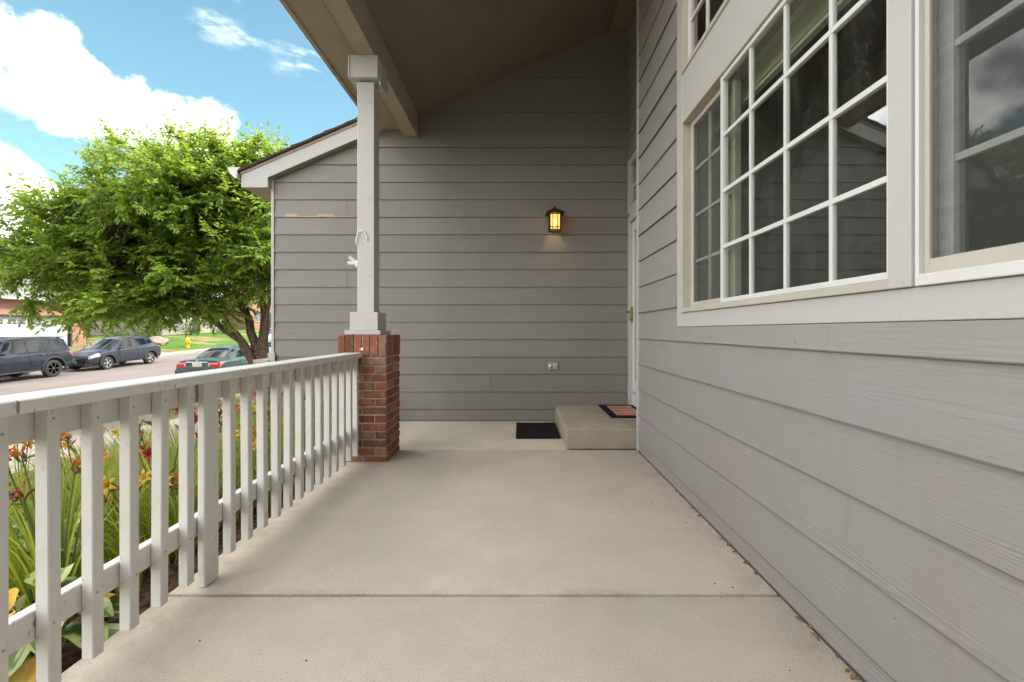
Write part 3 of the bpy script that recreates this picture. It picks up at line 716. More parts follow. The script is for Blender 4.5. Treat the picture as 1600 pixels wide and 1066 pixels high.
# --- roof, porch ceiling, beam
def slope_slab(x0, x1, y0, y1, zlo, zhi, name, mat, parent, b=0):
    return MB().hull([(x0,y0,zlo(x0)),(x1,y0,zlo(x1)),(x1,y0,zhi(x1)),(x0,y0,zhi(x0))], [(x0,y1,zlo(x0)),(x1,y1,zlo(x1)),(x1,y1,zhi(x1)),(x0,y1,zhi(x0))]).build(name, mat, parent, bevel=b)
YR = 2.9
rf = slope_slab(-1.76, 5.0, YR, 5.42, lambda x: roof_top(x)-.10+.12, lambda x: roof_top(x)+.14, 'porch_roof', M['shingle'], house)
slope_slab(-3.32, 5.0, 5.425, 13.2, lambda x: roof_top(x)-.115, lambda x: roof_top(x)-.002, 'garage_roof', M['shingle'], house)
MB().hull([(XW-.45,-12.2,4.75),(6.2,-12.2,8.40),(6.2,-12.2,8.58),(XW-.45,-12.2,4.93)], [(XW-.45,13.2,4.75),(6.2,13.2,8.40),(6.2,13.2,8.58),(XW-.45,13.2,4.93)]).build('main_roof', M['shingle'], house)
MB().hull([(6.2,-12.2,8.40),(12.5,-12.2,4.75),(12.5,-12.2,4.93),(6.2,-12.2,8.58)], [(6.2,13.2,8.40),(12.5,13.2,4.75),(12.5,13.2,4.93),(6.2,13.2,8.58)]).build('main_roof', M['shingle'], house)
MB().box(XW+.13, 12.0, Y_C+1.6, 12.9, 4.70, 4.74).box(XW+.001, 12.0, -12.0, -4.01, -.5, 4.74).build('upper_floor', M['siding_y'], house)
MB().box(5.5, 11.5, -4.0, 12.9, -.5, 3.7).build('house_body', M['siding_y'], house)
# ceiling panels with open joints over a dark backing
slope_slab(-1.40, XW+.0, YR+.1, Y_G-.02, lambda x: ceil_z(x)+.013, lambda x: ceil_z(x)+.03, 'ceiling_backing', M['dark'], house)
cp = empty('porch_ceiling', (0, 0, 0), parent=house); cp.location = -Vector(house.location)
ce = [(-1.226, -.221), (-.2185, XW-.0005)]; cy = [(YR+.1, 2.20), (2.203, 4.62), (4.623, Y_G-.03)]
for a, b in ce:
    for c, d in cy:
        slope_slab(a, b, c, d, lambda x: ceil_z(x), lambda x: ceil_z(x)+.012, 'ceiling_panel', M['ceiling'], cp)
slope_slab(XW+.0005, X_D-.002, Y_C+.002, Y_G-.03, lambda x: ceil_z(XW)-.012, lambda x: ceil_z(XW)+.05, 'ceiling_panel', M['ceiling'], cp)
slope_slab(-1.226, XW-.03, Y_G-.0285, Y_G-.021, lambda x: ceil_z(x)-.022, lambda x: ceil_z(x)-.001, 'ceiling_trim', M['ceiling'], house)
bm_ = MB().box(-1.397, -1.23, YR+.1, Y_G-.022, 3.41, ceil_z(-1.40)+.2).build('porch_beam', M['beam'], house, bevel=.003)
MB().box(-1.236, -1.2285, YR+.101, Y_G-.023, 3.404, 3.432).build('beam_edge', M['beam'], bm_)
MB().box(-1.404, -1.3965, YR+.101, Y_G-.023, 3.404, 3.425).build('beam_edge', M['beam'], bm_)
MB().box(-1.722, -1.405, YR+.1, Y_G-.11, 3.50, 3.515).build('soffit', M['soffit'], house)
MB().box(-1.758, -1.7225, YR+.05, Y_G-.11, 3.485, roof_top(-1.76)-.02+.1).build('eave_fascia', M['beam'], house, bevel=.002)
MB().box(-1.722, -1.24, Y_G-.11, Y_G-.02, 3.495, 3.60).build('soffit', M['soffit'], house)
# garage rake
rk = MB(); y0, y1 = 5.38, 5.405
rk.hull([(-3.30,y0,2.775),(-2.985,y0,2.775),(-2.985,y0,2.893),(-1.43,y0,2.893+.432*1.555),(-1.43,y0,2.922+.432*1.87),(-3.30,y0,2.922)],
        [(-3.30,y1,2.775),(-2.985,y1,2.775),(-2.985,y1,2.893),(-1.43,y1,2.893+.432*1.555),(-1.43,y1,2.922+.432*1.87),(-3.30,y1,2.922)])
rk.build('rake_board', M['trim_paint'], house, bevel=.002)
slope_slab(-3.305, -1.43, 5.372, 5.404, lambda x: 2.924+.432*(x+3.3), lambda x: 2.958+.432*(x+3.3), 'rake_trim', M['soffit'], house)
MB().box(-2.990, -2.984, 5.4055, Y_G-.022, 2.776, 2.96).build('eave_return', M['soffit'], house)
slope_slab(-2.983, -1.43, 5.4055, Y_G-.003, lambda x: 2.893+.432*(x+2.985), lambda x: 2.905+.432*(x+2.985), 'rake_soffit', M['soffit'], house)
MB().box(-3.298, -2.991, 5.4055, 13.0, 2.778, 2.79).build('eave_soffit', M['soffit'], house)
x = -3.34; i = 0                            # shingle courses showing along the rake
while x < -1.45:
    w = 0.128; a, b = x, min(x+w, -1.45); th = .028+.006*(i % 3)
    MB().hull([(a,5.345,roof_top(a)-.026),(b,5.345,roof_top(b)-.026),(b,5.345,roof_top(b)+.002),(a,5.345,roof_top(a)-.026+th)],
              [(a,5.75,roof_top(a)-.026),(b,5.75,roof_top(b)-.026),(b,5.75,roof_top(b)+.002),(a,5.75,roof_top(a)-.026+th)]).build('shingle', M['shingle'], house)
    x += w; i += 1
g = MB()
g.hull([(-3.43,5.33,2.995),(-3.41,5.33,2.93),(-3.345,5.33,2.87),(-3.322,5.33,2.87),(-3.322,5.33,2.995)], [(-3.43,13,2.995),(-3.41,13,2.93),(-3.345,13,2.87),(-3.322,13,2.87),(-3.322,13,2.995)])
g.build('gutter', M['vinyl'], house, bevel=.002)

# added wall behind the viewpoint, unseen, keeps light off the gable wall
MB().box(-3.0, XW-.03, -4.5, -4.35, -.9, 6.5).build('added_shade_wall', M['siding_x'], house)
nh = None
for i in range(26):
    k = i % 7; zq = 0.095 + EXF*k + (.17 if i % 2 else .03); yq = .9 + .42*((i*5) % 8) + rng.uniform(-.05, .05)
    if zq > 1.09 and yq < Y_TR+.05: continue
    loc = Vector((XW - .0075 - .012*(1-((zq-.095) % EXF)/EXF), yq, zq)) - wloc(fw)
    if nh is None: nh = MB().lathe([(.0042, .002), (.0040, -.0010), (.002, -.0016)], 8, (0, 0, 0), 'x').build('nail_head', M['siding_y'], fw, local=True, smooth=50); nh.location = loc
    else: share(nh, 'nail_head', loc, fw)
# ------------------------------------------------------------------ concrete step
st = MB().box(.42, 1.295, Y_C+.03, Y_G-.021, .0, .19)
st = st.build('concrete_step', M['step'], bevel=.013, seg=3, smooth=50)
tag(st, 'low concrete step in the corner below the front door', 'step')

# ------------------------------------------------------------------ brick pillar
PX0, PX1, PY0, PY1 = -1.505, -1.0985, 3.746, 4.152
pil = empty('brick_pillar', ((PX0+PX1)/2, (PY0+PY1)/2, -.3), 'square red brick pillar carrying the white porch post', 'pillar')
MB().box(PX0+.008, PX1-.008, PY0+.008, PY1-.008, -.28, 1.04).build('mortar_core', M['mortar'], pil)
def cube_unit(sx, sy, sz, name, parent, seed):
    m = MB().box(-sx/2, sx/2, -sy/2, sy/2, -sz/2, sz/2); return m.build(name, M['brick'], parent, local=True, bevel=.005, seg=1)
proto = {}
def put(kind, dims, loc, rot=0.0):
    l = Vector(loc) - wloc(pil)
    if kind not in proto:
        proto[kind] = o = cube_unit(*dims, 'brick', pil, 0)
    else: o = share(proto[kind], 'brick', (0,0,0), pil)
    o.location = l; o.rotation_euler = (rng.uniform(-.012,.012), rng.uniform(-.012,.012), rot+rng.uniform(-.014,.014))
CH = 0.0675; S = PX1-PX0; w = .095
zc = -.255; c = 0
while zc + CH/2 < 0.86:
    fx = PX0+S/2; fy = PY0+S/2
    for side in range(4):
        a = side*math.pi/2
        def wp(u, d): # u along the face, d depth in
            p = Vector((u, -S/2+d, 0)); p.rotate(Euler((0,0,a))); return (fx+p.x, fy+p.y)
        j = lambda: rng.uniform(-.0025, .0025)
        if (c+side) % 2 == 0: bl = [(-S/2+.1, .196, 'st'), (.1+.002, .196, 'st')]; bl = [(-.1015, .193, 'st'), (.1025, .193, 'st')]
        else: bl = [(-S/2+.148+.002-.048, .0, None)]; bl = [(0.0, .193, 'st'), (.1535, .0925, 'hd'), (-.1535, .0925, 'hd')]
        for u, L, kd in bl:
            x, y = wp(u, w/2+j()); put(kd, (L, w, .0560), (x, y, zc), a)
    zc += CH; c += 1
ztop0 = zc - CH/2 + .004; hgt = 1.05 - ztop0
for side in range(4):
    a = side*math.pi/2
    for q in range(6):
        u = -S/2+.034+.0677*q
        p = Vector((u, -S/2+.05-.004+rng.uniform(-.003,.003), 0)); p.rotate(Euler((0,0,a)))
        put('soldier', (.058, .1, hgt-.01), (PX0+S/2+p.x, PY0+S/2+p.y, ztop0+hgt/2), a)
# ------------------------------------------------------------------ white post on the pillar
PCX, PCY = -1.318, 3.95
post = empty('porch_post', (PCX, PCY, 1.05), 'square white porch post with boxed base and capital on brick pillar', 'post')
def cbox(h, z0, z1, name, b=.003, extra=None):
    m = MB().box(PCX-h, PCX+h, PCY-h, PCY+h, z0, z1); return m.build(name, M['post_paint'], post, bevel=b)
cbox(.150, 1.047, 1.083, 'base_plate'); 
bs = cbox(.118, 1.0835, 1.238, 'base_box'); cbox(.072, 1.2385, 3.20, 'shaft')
cbx = cbox(.117, 3.215, 3.409, 'capital')
MB().box(PCX-.132, PCX-.1175, PCY-.122, PCY+.12, 3.212, 3.409).build('capital_board', M['post_paint'], post, bevel=.003)
MB().box(PCX+.1175, PCX+.130, PCY-.08, PCY+.125, 3.175, 3.380).build('capital_board', M['post_paint'], post, bevel=.003)
for z in (1.55, 2.2, 2.62, 3.02):
    MB().lathe([(.007, -.002), (.006, .0015)], 10, (PCX+.02+.02*math.sin(z*9), PCY-.0735, z), 'y').build('nail_head', M['outlet'], post)
# flag bracket and bent white wire on the post
fb = MB().tube([(-.0, 0, 0), (-.075, -.015, .005)], .017, 10).tube([(-.012, 0, .012), (-.062, -.02, .062)], .015, 10).tube([(0.0,0,-.025),(0.0,0,.03)], .018, 8)
o = fb.build('flag_bracket', M['white_plastic'], None, smooth=40); o.location = (PCX-.0745-.012, PCY-.03, 1.655)
tag(o, 'white two-socket plastic bracket fixed to the left face of the post', 'bracket')
o = MB().tube([(0,.0,-.085),(.004,-.004,-.03),(.022,-.008,.02),(.048,-.008,.034),(.075,-.006,.012),(.092,0,-.03),(.092,.0,-.055)], .0055, 8).build('wire_hook', M['white_plastic'], None, smooth=60)
o.location = (PCX-.078, PCY-.079, 1.90); tag(o, 'bent white wire hook looped over the white post', 'hook')

# ------------------------------------------------------------------ railing
rail = empty('porch_railing', (-1.36, 1.8, 0), 'weathered white wooden porch railing with square balusters beside the flower bed', 'railing')
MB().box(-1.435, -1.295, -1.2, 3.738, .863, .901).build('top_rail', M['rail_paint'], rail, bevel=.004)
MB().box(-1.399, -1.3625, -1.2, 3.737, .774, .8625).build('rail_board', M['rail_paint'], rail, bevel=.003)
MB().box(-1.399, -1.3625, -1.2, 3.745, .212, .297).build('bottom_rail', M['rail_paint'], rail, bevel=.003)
bal = None; PITCH = .134
for k in range(-15, 20):
    y = 1.179 + PITCH*k - .019
    if k in (6, -8):
        MB().box(-1.3545, -1.3215, y-.056, y+.033, .001, .862).build('newel_post', M['rail_paint'], rail, bevel=.004); continue
    loc = Vector((-1.3415, y, .46)) - wloc(rail)
    if bal is None:
        bal = MB().box(-.020, .019, -.019, .019, -.4, .4025).build('baluster', M['rail_paint'], rail, local=True, bevel=.003); bal.location = loc
    else: o = share(bal, 'baluster', loc, rail, (rng.uniform(-.006,.006), rng.uniform(-.004,.004), rng.uniform(-.03,.03)))
nail = MB().lathe([(.0042, -.0006), (.0040, .0010), (.0015, .0014)], 8, (0, 0, 0), 'x').build('nail_head', M['outlet'], None, local=True)
nail.parent = bal; nail.location = (.0192, .003, .36)
for o in kids(rail):
    if o.name.startswith('baluster'):
        if o is not bal: share(nail, 'nail_head', (.0192, rng.uniform(-.006, .006), rng.uniform(.34, .375)), o)
        share(nail, 'nail_head', (.0192, rng.uniform(-.006, .006), rng.uniform(-.225, -.19)), o)
MB().tube([(-1.30, 3.735, .93), (-1.30, 3.744, .93)], .013, 8).build('mounting_screw', M['rail_paint'], rail)

# ------------------------------------------------------------------ lantern, outlet, mats
lx, lz, ly = .405, 2.355, Y_G - .14
lan = empty('wall_lantern', (lx, Y_G-.02, lz), 'lit bronze craftsman wall lantern with amber glass on the grey gable wall', 'lantern')
hw, hh = .062, .098
f = MB()
for sx in (-1, 1):
    for sy in (-1, 1): f.box(lx+sx*hw-.008, lx+sx*hw+.008, ly+sy*hw-.008, ly+sy*hw+.008, lz-hh, lz+hh)
    f.box(lx-.026*sx-.004 if sx > 0 else lx+.026-.004, lx-.026*sx+.004 if sx > 0 else lx+.026+.004, ly-hw-.004, ly-hw+.004, lz-hh, lz+hh)
for z in (-hh, -hh+.030, hh-.012):
    f.box(lx-hw, lx+hw, ly-hw-.005, ly-hw+.005, lz+z-.005, lz+z+.005).box(lx-hw-.005, lx-hw+.005, ly-hw, ly+hw, lz+z-.005, lz+z+.005).box(lx+hw-.005, lx+hw+.005, ly-hw, ly+hw, lz+z-.005, lz+z+.005)
f.build('cage', M['iron'], lan)
f = MB().hull([(lx-.107,ly-.107,lz+hh+.0),(lx+.107,ly-.107,lz+hh+.0),(lx+.107,ly+.107,lz+hh+.0),(lx-.107,ly+.107,lz+hh+.0)],
              [(lx-.045,ly-.045,lz+hh+.042),(lx+.045,ly-.045,lz+hh+.042),(lx+.045,ly+.045,lz+hh+.042),(lx-.045,ly+.045,lz+hh+.042)])
f.box(lx-.034, lx+.034, ly-.034, ly+.034, lz+hh+.040, lz+hh+.052).lathe([(.011, 0), (.014, .015), (.011, .035), (.004, .04)], 10, (lx, ly, lz+hh+.05))
f.build('roof_cap', M['iron'], lan)
MB().box(lx-.062, lx+.062, ly+.082, Y_G-.021, lz-.09, lz+.12).box(lx-.02, lx+.02, ly+.06, ly+.0815, lz+.05, lz+.09).build('back_plate', M['iron'], lan, bevel=.004)
for a, b, c, d in ((lx-hw+.008, lx+hw-.008, ly-hw-.001, ly-hw+.001), (lx-hw-.001, lx-hw+.001, ly-hw+.008, ly+hw-.008), (lx+hw-.001, lx+hw+.001, ly-hw+.008, ly+hw-.008)):
    MB().box(a, b, c, d, lz-hh+.005, lz+hh-.01).build('glass_pane', M['amber'], lan)
MB().lathe([(.012, -.05), (.014, -.02), (.026, .01), (.027, .028), (.018, .045), (.005, .052)], 12, (lx, ly, lz)).build('bulb', M['bulb'], lan, smooth=60)
ld = bpy.data.lights.new('lantern_light', 'POINT'); ld.energy = 0.4; ld.color = (1.0, 0.60, 0.24); ld.shadow_soft_size = .03
lo = bpy.data.objects.new('lantern_light', ld); col.objects.link(lo); lo.parent = lan; lo.location = Vector((lx, ly-.035, lz)) - wloc(lan)

ox, oz = .395, .655
out = empty('outdoor_outlet', (ox, Y_G-.02, oz), 'grey weatherproof double outlet low on the grey gable wall', 'outlet')
MB().box(ox-.06, ox+.06, Y_G-.034, Y_G-.012, oz-.04, oz+.04).build('cover_plate', M['outlet'], out, bevel=.004)
for s in (-.028, .028): MB().lathe([(.023, .0), (.022, -.007), (.012, -.010), (.004, -.011)], 14, (ox+s, Y_G-.034, oz), 'y').build('socket_cover', M['chrome'] if s < 0 else M['outlet'], out, smooth=40)

def rug(name, x0, x1, y0, y1, z, label):
    m = MB(); nx, ny = 12, 18; th = .011
    f_ = lambda x, y: z + th + .003*mnoise.noise((x*5, y*5, 3)) + .004*max(0, (abs((x-x0)/(x1-x0)-.5)*2)**8)
    top = [(x, y, f_(x, y)) for y in fr(y0, y1, ny) for x in fr(x0, x1, nx)]
    w_ = nx+1
    m.add(top, [(j*w_+i, j*w_+i+1, (j+1)*w_+i+1, (j+1)*w_+i) for j in range(ny) for i in range(nx)])
    ring = [i for i in range(w_)] + [j*w_+nx for j in range(1, ny+1)] + [ny*w_+i for i in reversed(range(nx))] + [j*w_ for j in reversed(range(1, ny))]
    base = len(m.v); m.v += [(m.v[i][0], m.v[i][1], z+.001) for i in ring]; n = len(ring)
    m.f += [(ring[i], ring[(i+1) % n], base+(i+1) % n, base+i) for i in range(n)]; m.m += [0]*n
    return m.build(name, M['mat_black'])
o = rug('doormat', -.045, .405, 4.565, 5.325, -.004, '')
tag(o, 'plain black doormat on the porch floor beside the concrete step', 'doormat')
fm = empty('doormat', (1.1, 5.04, .19), 'black-bordered doormat with faded red and pale stripes on the concrete step', 'doormat')
MB().box(.925, 1.288, 4.63, 5.43, .1905, .200).build('mat_base', M['mat_black'], fm, bevel=.003)
for i in range(13):
    a = 4.72 + i*.048
    MB().box(1.005+.004*(i % 2), 1.287, a, a+.0465, .1985, .2025).build('stripe', M['mat_red'] if i % 2 == 0 else M['mat_pale'], fm)
# dry leaf litter against the wall
for i in range(26):
    y = 1.15 + 1.25*rng.random() if i < 20 else 2.5+1.4*rng.random()
    s = rng.uniform(.008, .020); a = rng.uniform(0, 6.28); x = XW - .014 - rng.random()*.022
    pts = [(-s,0,0),(-.3*s,.38*s,.3*s),(.5*s,.3*s,.22*s),(s,0,.05*s),(.4*s,-.36*s,.3*s),(-.4*s,-.33*s,.12*s)]
    m = MB().hull(pts, [(p[0], p[1], p[2]+.0012) for p in pts])
    o = m.build('dry_leaf', M['dry_leaf']); o.location = (x, y, .004); o.rotation_euler = (rng.uniform(-.4,.4), rng.uniform(-.4,.4), a)
    tag(o, 'small brown dry leaf lying along the base of the grey siding', 'leaf', 'dry leaves along the wall')

m = MB(); rg = random.Random(91)
for i in range(420):
    s_ = rg.uniform(.0012, .0042) if i < 380 else rg.uniform(.004, .007)
    if i < 250: x, y = XW - .013 - rg.random()**2*.05, rg.uniform(.4, 4.0)
    elif i < 300: x, y = rg.uniform(-1.3, 1.0), 1.86 + rg.gauss(0, .008)
    else: x, y = rg.uniform(-1.25, 1.0), rg.uniform(.9, 5.3)
    if y > 4.12 and x > .3: continue
    q = [Vector((x+rg.uniform(-1,1)*s_, y+rg.uniform(-1,1)*s_, .001+s_*rg.uniform(0, .9))) for _ in range(4)]
    m.add(q, [(0,1,2), (0,2,3), (0,3,1), (1,3,2)])
o = m.build('debris', M['grit'], None, fix=False); o['kind'] = 'stuff'; o['label'] = 'dark grit and crumbs scattered over the porch floor'
# ------------------------------------------------------------------ cars
def lerp_key(keys, x):
    if x <= keys[0][0]: return keys[0][1]
    for (a, b), (c, d) in zip(keys, keys[1:]):
        if x <= c:
            return b + (d-b)*((x-a)/(c-a) if c > a else 1)
    return keys[-1][1]
def make_car(P, loc, rz, pitch, label, cat, group):
    root = empty(P['name'], loc, label, cat, group, rz=rz); root.rotation_euler = (0, pitch, rz)
    L = P['L']; ax = P['axles']; tr_ = P['tyre']; ar = P['arch']; cx0 = L/2
    xs = set([0, L]); 
    for kk in ('belt', 'top', 'wmax', 'wbelt', 'wtop'): xs |= {a for a, b in P[kk]}
    xs |= set(fr(0, L, 26))
    for a in ax: xs |= {a + ar*math.sin(R(q)) for q in (-90, -80, -68, -54, -40, -25, -10, 10, 25, 40, 54, 68, 80, 90)} | {a-ar-.004, a+ar+.004}
    xs = sorted(x for x in xs if 0 <= x <= L)
    xs = [x for i, x in enumerate(xs) if i == 0 or x - xs[i-1] > .0015]
    def sec(x):
        zb = P['sill'](x)
        for a in ax:
            if abs(x-a) < ar: zb = max(zb, tr_ + math.sqrt(max(0, ar*ar-(x-a)**2)))
        bl = lerp_key(P['belt'], x); tp = max(lerp_key(P['top'], x), bl+.006)
        wm, wbt, wt = lerp_key(P['wmax'], x), lerp_key(P['wbelt'], x), lerp_key(P['wtop'], x)
        zc_ = max(zb+.012, P['sill'](x)+P['clad']); zd = max(zc_+.02, P['sill'](x)+.55*(bl-P['sill'](x))); ze = max(zd+.02, bl-.05)
        h = tp-bl
        return [(wm*.93, zb), (wm*.995, zb+.006 if zb > zc_-.02 else min(zb+.08, zc_)), (wm, zc_), (wm*1.0, zd), (wm*.985+.0*wbt, ze), (wbt, max(bl, ze+.004)),
                (wt+.02*(1 if h > .1 else 0), max(bl+.003, tp-.055) if h > .1 else bl+.004), (wt*.82, tp), (wt*.45, tp+.014), (0, tp+.02)]
    m = MB(); n = 10; V = []
    for x in xs:
        s = sec(x); V += [(x-cx0, y, z) for y, z in s] + [(x-cx0, -y, z) for y, z in reversed(s[:-1])]
    nn = 2*n-1; F = []; MI = []
    for i in range(len(xs)-1):
        for k in range(nn-1):
            F.append((i*nn+k, i*nn+k+1, (i+1)*nn+k+1, (i+1)*nn+k)); MI.append(1 if k in (0, 1, nn-2, nn-3) else 0)
        F.append((i*nn+nn-1, i*nn, (i+1)*nn, (i+1)*nn+nn-1)); MI.append(1)
    F.append(tuple(reversed(range(nn)))); MI.append(0); F.append(tuple(range((len(xs)-1)*nn, len(xs)*nn))); MI.append(0)
    m.v = V; m.f = F; m.m = MI
    m.build('body', [P['paint'], P['clad_mat']], root, local=True, smooth=38)
    def spt(x, s):                       # point on the skin: s counts section vertices
        q = sec(x); i = min(int(s), n-2); t = s-i
        return Vector((x-cx0, q[i][0]*(1-t)+q[i+1][0]*t, q[i][1]*(1-t)+q[i+1][1]*t))
    def patch(name, corners, mat, off=.006, nx=10, ns=6, side=1, parent=root, both=False):
        # corners: (x,s) quad -> bilinear in skin space, lifted along the normal, with a thin edge
        (xa, sa), (xb, sb), (xc, sc_), (xd, sd) = corners; m = MB(); g = []
        for j in range(ns+1):
            for i in range(nx+1):
                u, v = i/nx, j/ns
                x = (xa*(1-u)+xb*u)*(1-v)+(xd*(1-u)+xc*u)*v; s = (sa*(1-u)+sb*u)*(1-v)+(sd*(1-u)+sc_*u)*v
                p = spt(x, s); e = 1e-3
                nv = (spt(min(x+e, L), s)-spt(max(x-e, 0), s)).cross(spt(x, s+.02)-spt(x, max(0, s-.02)))
                nv = nv.normalized() if nv.length > 0 else Vector((0, 1, 0))
                if nv.y < -.05 or (abs(nv.y) <= .05 and nv.z < 0): nv = -nv
                g.append((p+nv*off, p-nv*.004))
        w_ = nx+1
        for lay in (0, 1): m.v += [(q[lay].x, q[lay].y*side, q[lay].z) for q in g]
        N = len(g); fs = [(j*w_+i, j*w_+i+1, (j+1)*w_+i+1, (j+1)*w_+i) for j in range(ns) for i in range(nx)]
        ring = [i for i in range(w_)] + [j*w_+nx for j in range(1, ns+1)] + [ns*w_+i for i in reversed(range(nx))] + [j*w_ for j in reversed(range(1, ns))]
        fs += [(ring[i], ring[(i+1) % len(ring)], N+ring[(i+1) % len(ring)], N+ring[i]) for i in range(len(ring))]
        m.f = fs; m.m = [0]*len(fs)
        return m.build(name, mat, parent, local=True, smooth=35)
    for side in (1, -1):
        for c in P['windows']: patch('side_window', c, M['car_glass'], .004, side=side)
        for c in P['doors']:
            d = patch('door', c, P['paint'], .009, nx=8, ns=8, side=side)
            xh = c[0][0] + .12; p = spt(xh, 4.25)
            MB().box(p.x-.07, p.x+.09, side*p.y-.016, side*p.y+.016+.0, p.z-.045, p.z-.015).build('door_handle', P['handle'], d, local=True, bevel=.006)
        for c in P['tails']: patch('tail_light', c, M['lamp_red'], .012, nx=5, ns=4, side=side)
        for c in P['heads']: patch('headlight', c, M['lamp_clear'], .010, nx=5, ns=4, side=side)
        if P.get('rail'):
            a, b = P['rail']; pts = [spt(x, 6.25)+Vector((0, 0, hz)) for x, hz in ((a, .0), (a+.12, .045), ((a+b)/2, .055), (b-.12, .045), (b, .0))]
            MB().tube([(p.x, side*p.y, p.z) for p in pts], .020, 8).build('roof_rail', M['plastic'], root, local=True, smooth=50)
        p = spt(P['mirror'], 5.1)
        MB().hull([(p.x-.06, side*(p.y+.02), p.z-.0), (p.x-.06, side*(p.y+.21), p.z+.0), (p.x-.06, side*(p.y+.20), p.z+.14), (p.x-.06, side*(p.y+.05), p.z+.13)],
                  [(p.x+.07, side*(p.y+.02), p.z+.02), (p.x+.07, side*(p.y+.15), p.z+.03), (p.x+.07, side*(p.y+.14), p.z+.10), (p.x+.07, side*(p.y+.05), p.z+.10)]).build('wing_mirror', P['mirror_mat'], root, local=True, bevel=.012, seg=2, smooth=50)
        for a in ax:
            if P['flare']:
                pts = [(a-cx0+(ar+.035)*math.cos(R(q)), side*(lerp_key(P['wmax'], a)+.004), tr_+(ar+.035)*math.sin(R(q))) for q in range(-12, 193, 12)]
                MB().tube(pts, .042, 6).build('arch_flare', M['plastic'], root, local=True, smooth=60)
            wv_ = .105; yc = side*(lerp_key(P['wmax'], a)-wv_-.015)
            t_ = tr_
            wh = MB().lathe([(t_*.62, -wv_), (t_*.9, -wv_), (t_*.985, -wv_*.78), (t_, -wv_*.4), (t_, wv_*.4), (t_*.985, wv_*.78), (t_*.9, wv_), (t_*.66, wv_), (t_*.64, wv_*.6)], 28, (0,0,0), 'y')
            wh = wh.build('wheel', M['rubber'], root, local=True, smooth=35); wh.location = (a-cx0, yc, tr_)
            m2 = MB().lathe([(t_*.66, wv_*.55), (t_*.66, wv_*.80), (t_*.60, wv_*.80), (t_*.58, wv_*.5), (.001, wv_*.45)], 24, (0,0,0), 'y', 1)
            m2.lathe([(t_*.14, wv_*.46), (t_*.14, wv_*.86), (t_*.05, wv_*.92)], 12, (0,0,0), 'y', 0)
            m2.lathe([(t_*.665, wv_*.70), (t_*.665, wv_*.86), (t_*.61, wv_*.86), (t_*.61, wv_*.70)], 24, (0,0,0), 'y', 0)
            for q in range(P['spokes']):
                an = 2*math.pi*q/P['spokes']
                for sp in ((-.10, .10),) if P['spokes'] > 5 else ((-.22, -.07), (.07, .22)):
                    pol = [(t_*.12, sp[0]*.7), (t_*.62, sp[0]*1.0), (t_*.62, sp[1]*1.0), (t_*.12, sp[1]*.7)]
                    q3 = [(r_*math.cos(an+(o_/1.0)), r_*math.sin(an+o_)) for r_, o_ in pol]
                    m2.hull([(x, wv_*.84, z) for x, z in q3], [(x, wv_*.5, z) for x, z in q3], 0)
            rmo = m2.build('rim', [P['rim'], M['plastic']], wh, local=True)
            if side < 0: wh.rotation_euler = (0, 0, math.pi)
    for nm, c in (('windscreen', P['screen_f']), ('rear_window', P['screen_r'])):
        # a full-width pane made from both halves of the skin
        xa, xb, s0 = c; m = MB(); nx, ny = 8, 10
        g = []
        for i in range(nx+1):
            x = xa+(xb-xa)*i/nx
            half = [spt(x, s0+(9-s0)*j/ny) for j in range(ny+1)]
            row = half + [Vector((p.x, -p.y, p.z)) for p in reversed(half[:-1])]; g.append(row)
        dn = (g[-1][ny]-g[0][ny]).normalized(); nrm = Vector((-dn.z, 0, dn.x)); 
        if nrm.z < 0: nrm = -nrm
        w_ = 2*ny+1
        for lay in (.007, -.004): m.v += [tuple(p+nrm*lay) for r_ in g for p in r_]
        N = (nx+1)*w_; m.f = [(i*w_+j, i*w_+j+1, (i+1)*w_+j+1, (i+1)*w_+j) for i in range(nx) for j in range(2*ny)]
        ring = [j for j in range(w_)] + [i*w_+w_-1 for i in range(1, nx+1)] + [nx*w_+j for j in reversed(range(w_-1))] + [i*w_ for i in reversed(range(1, nx))]
        m.f += [(ring[i], ring[(i+1) % len(ring)], N+ring[(i+1) % len(ring)], N+ring[i]) for i in range(len(ring))]; m.m = [0]*len(m.f)
        m.build(nm, P['glass'] if nm == 'rear_window' else M['car_glass'], root, local=True, smooth=35)
    for (nm, x0, x1, y0, y1, z0, z1, mt, bv) in P['extras']:
        MB().box(x0-cx0, x1-cx0, y0, y1, z0, z1).build(nm, mt, root, local=True, bevel=bv, seg=2, smooth=45)
    return root
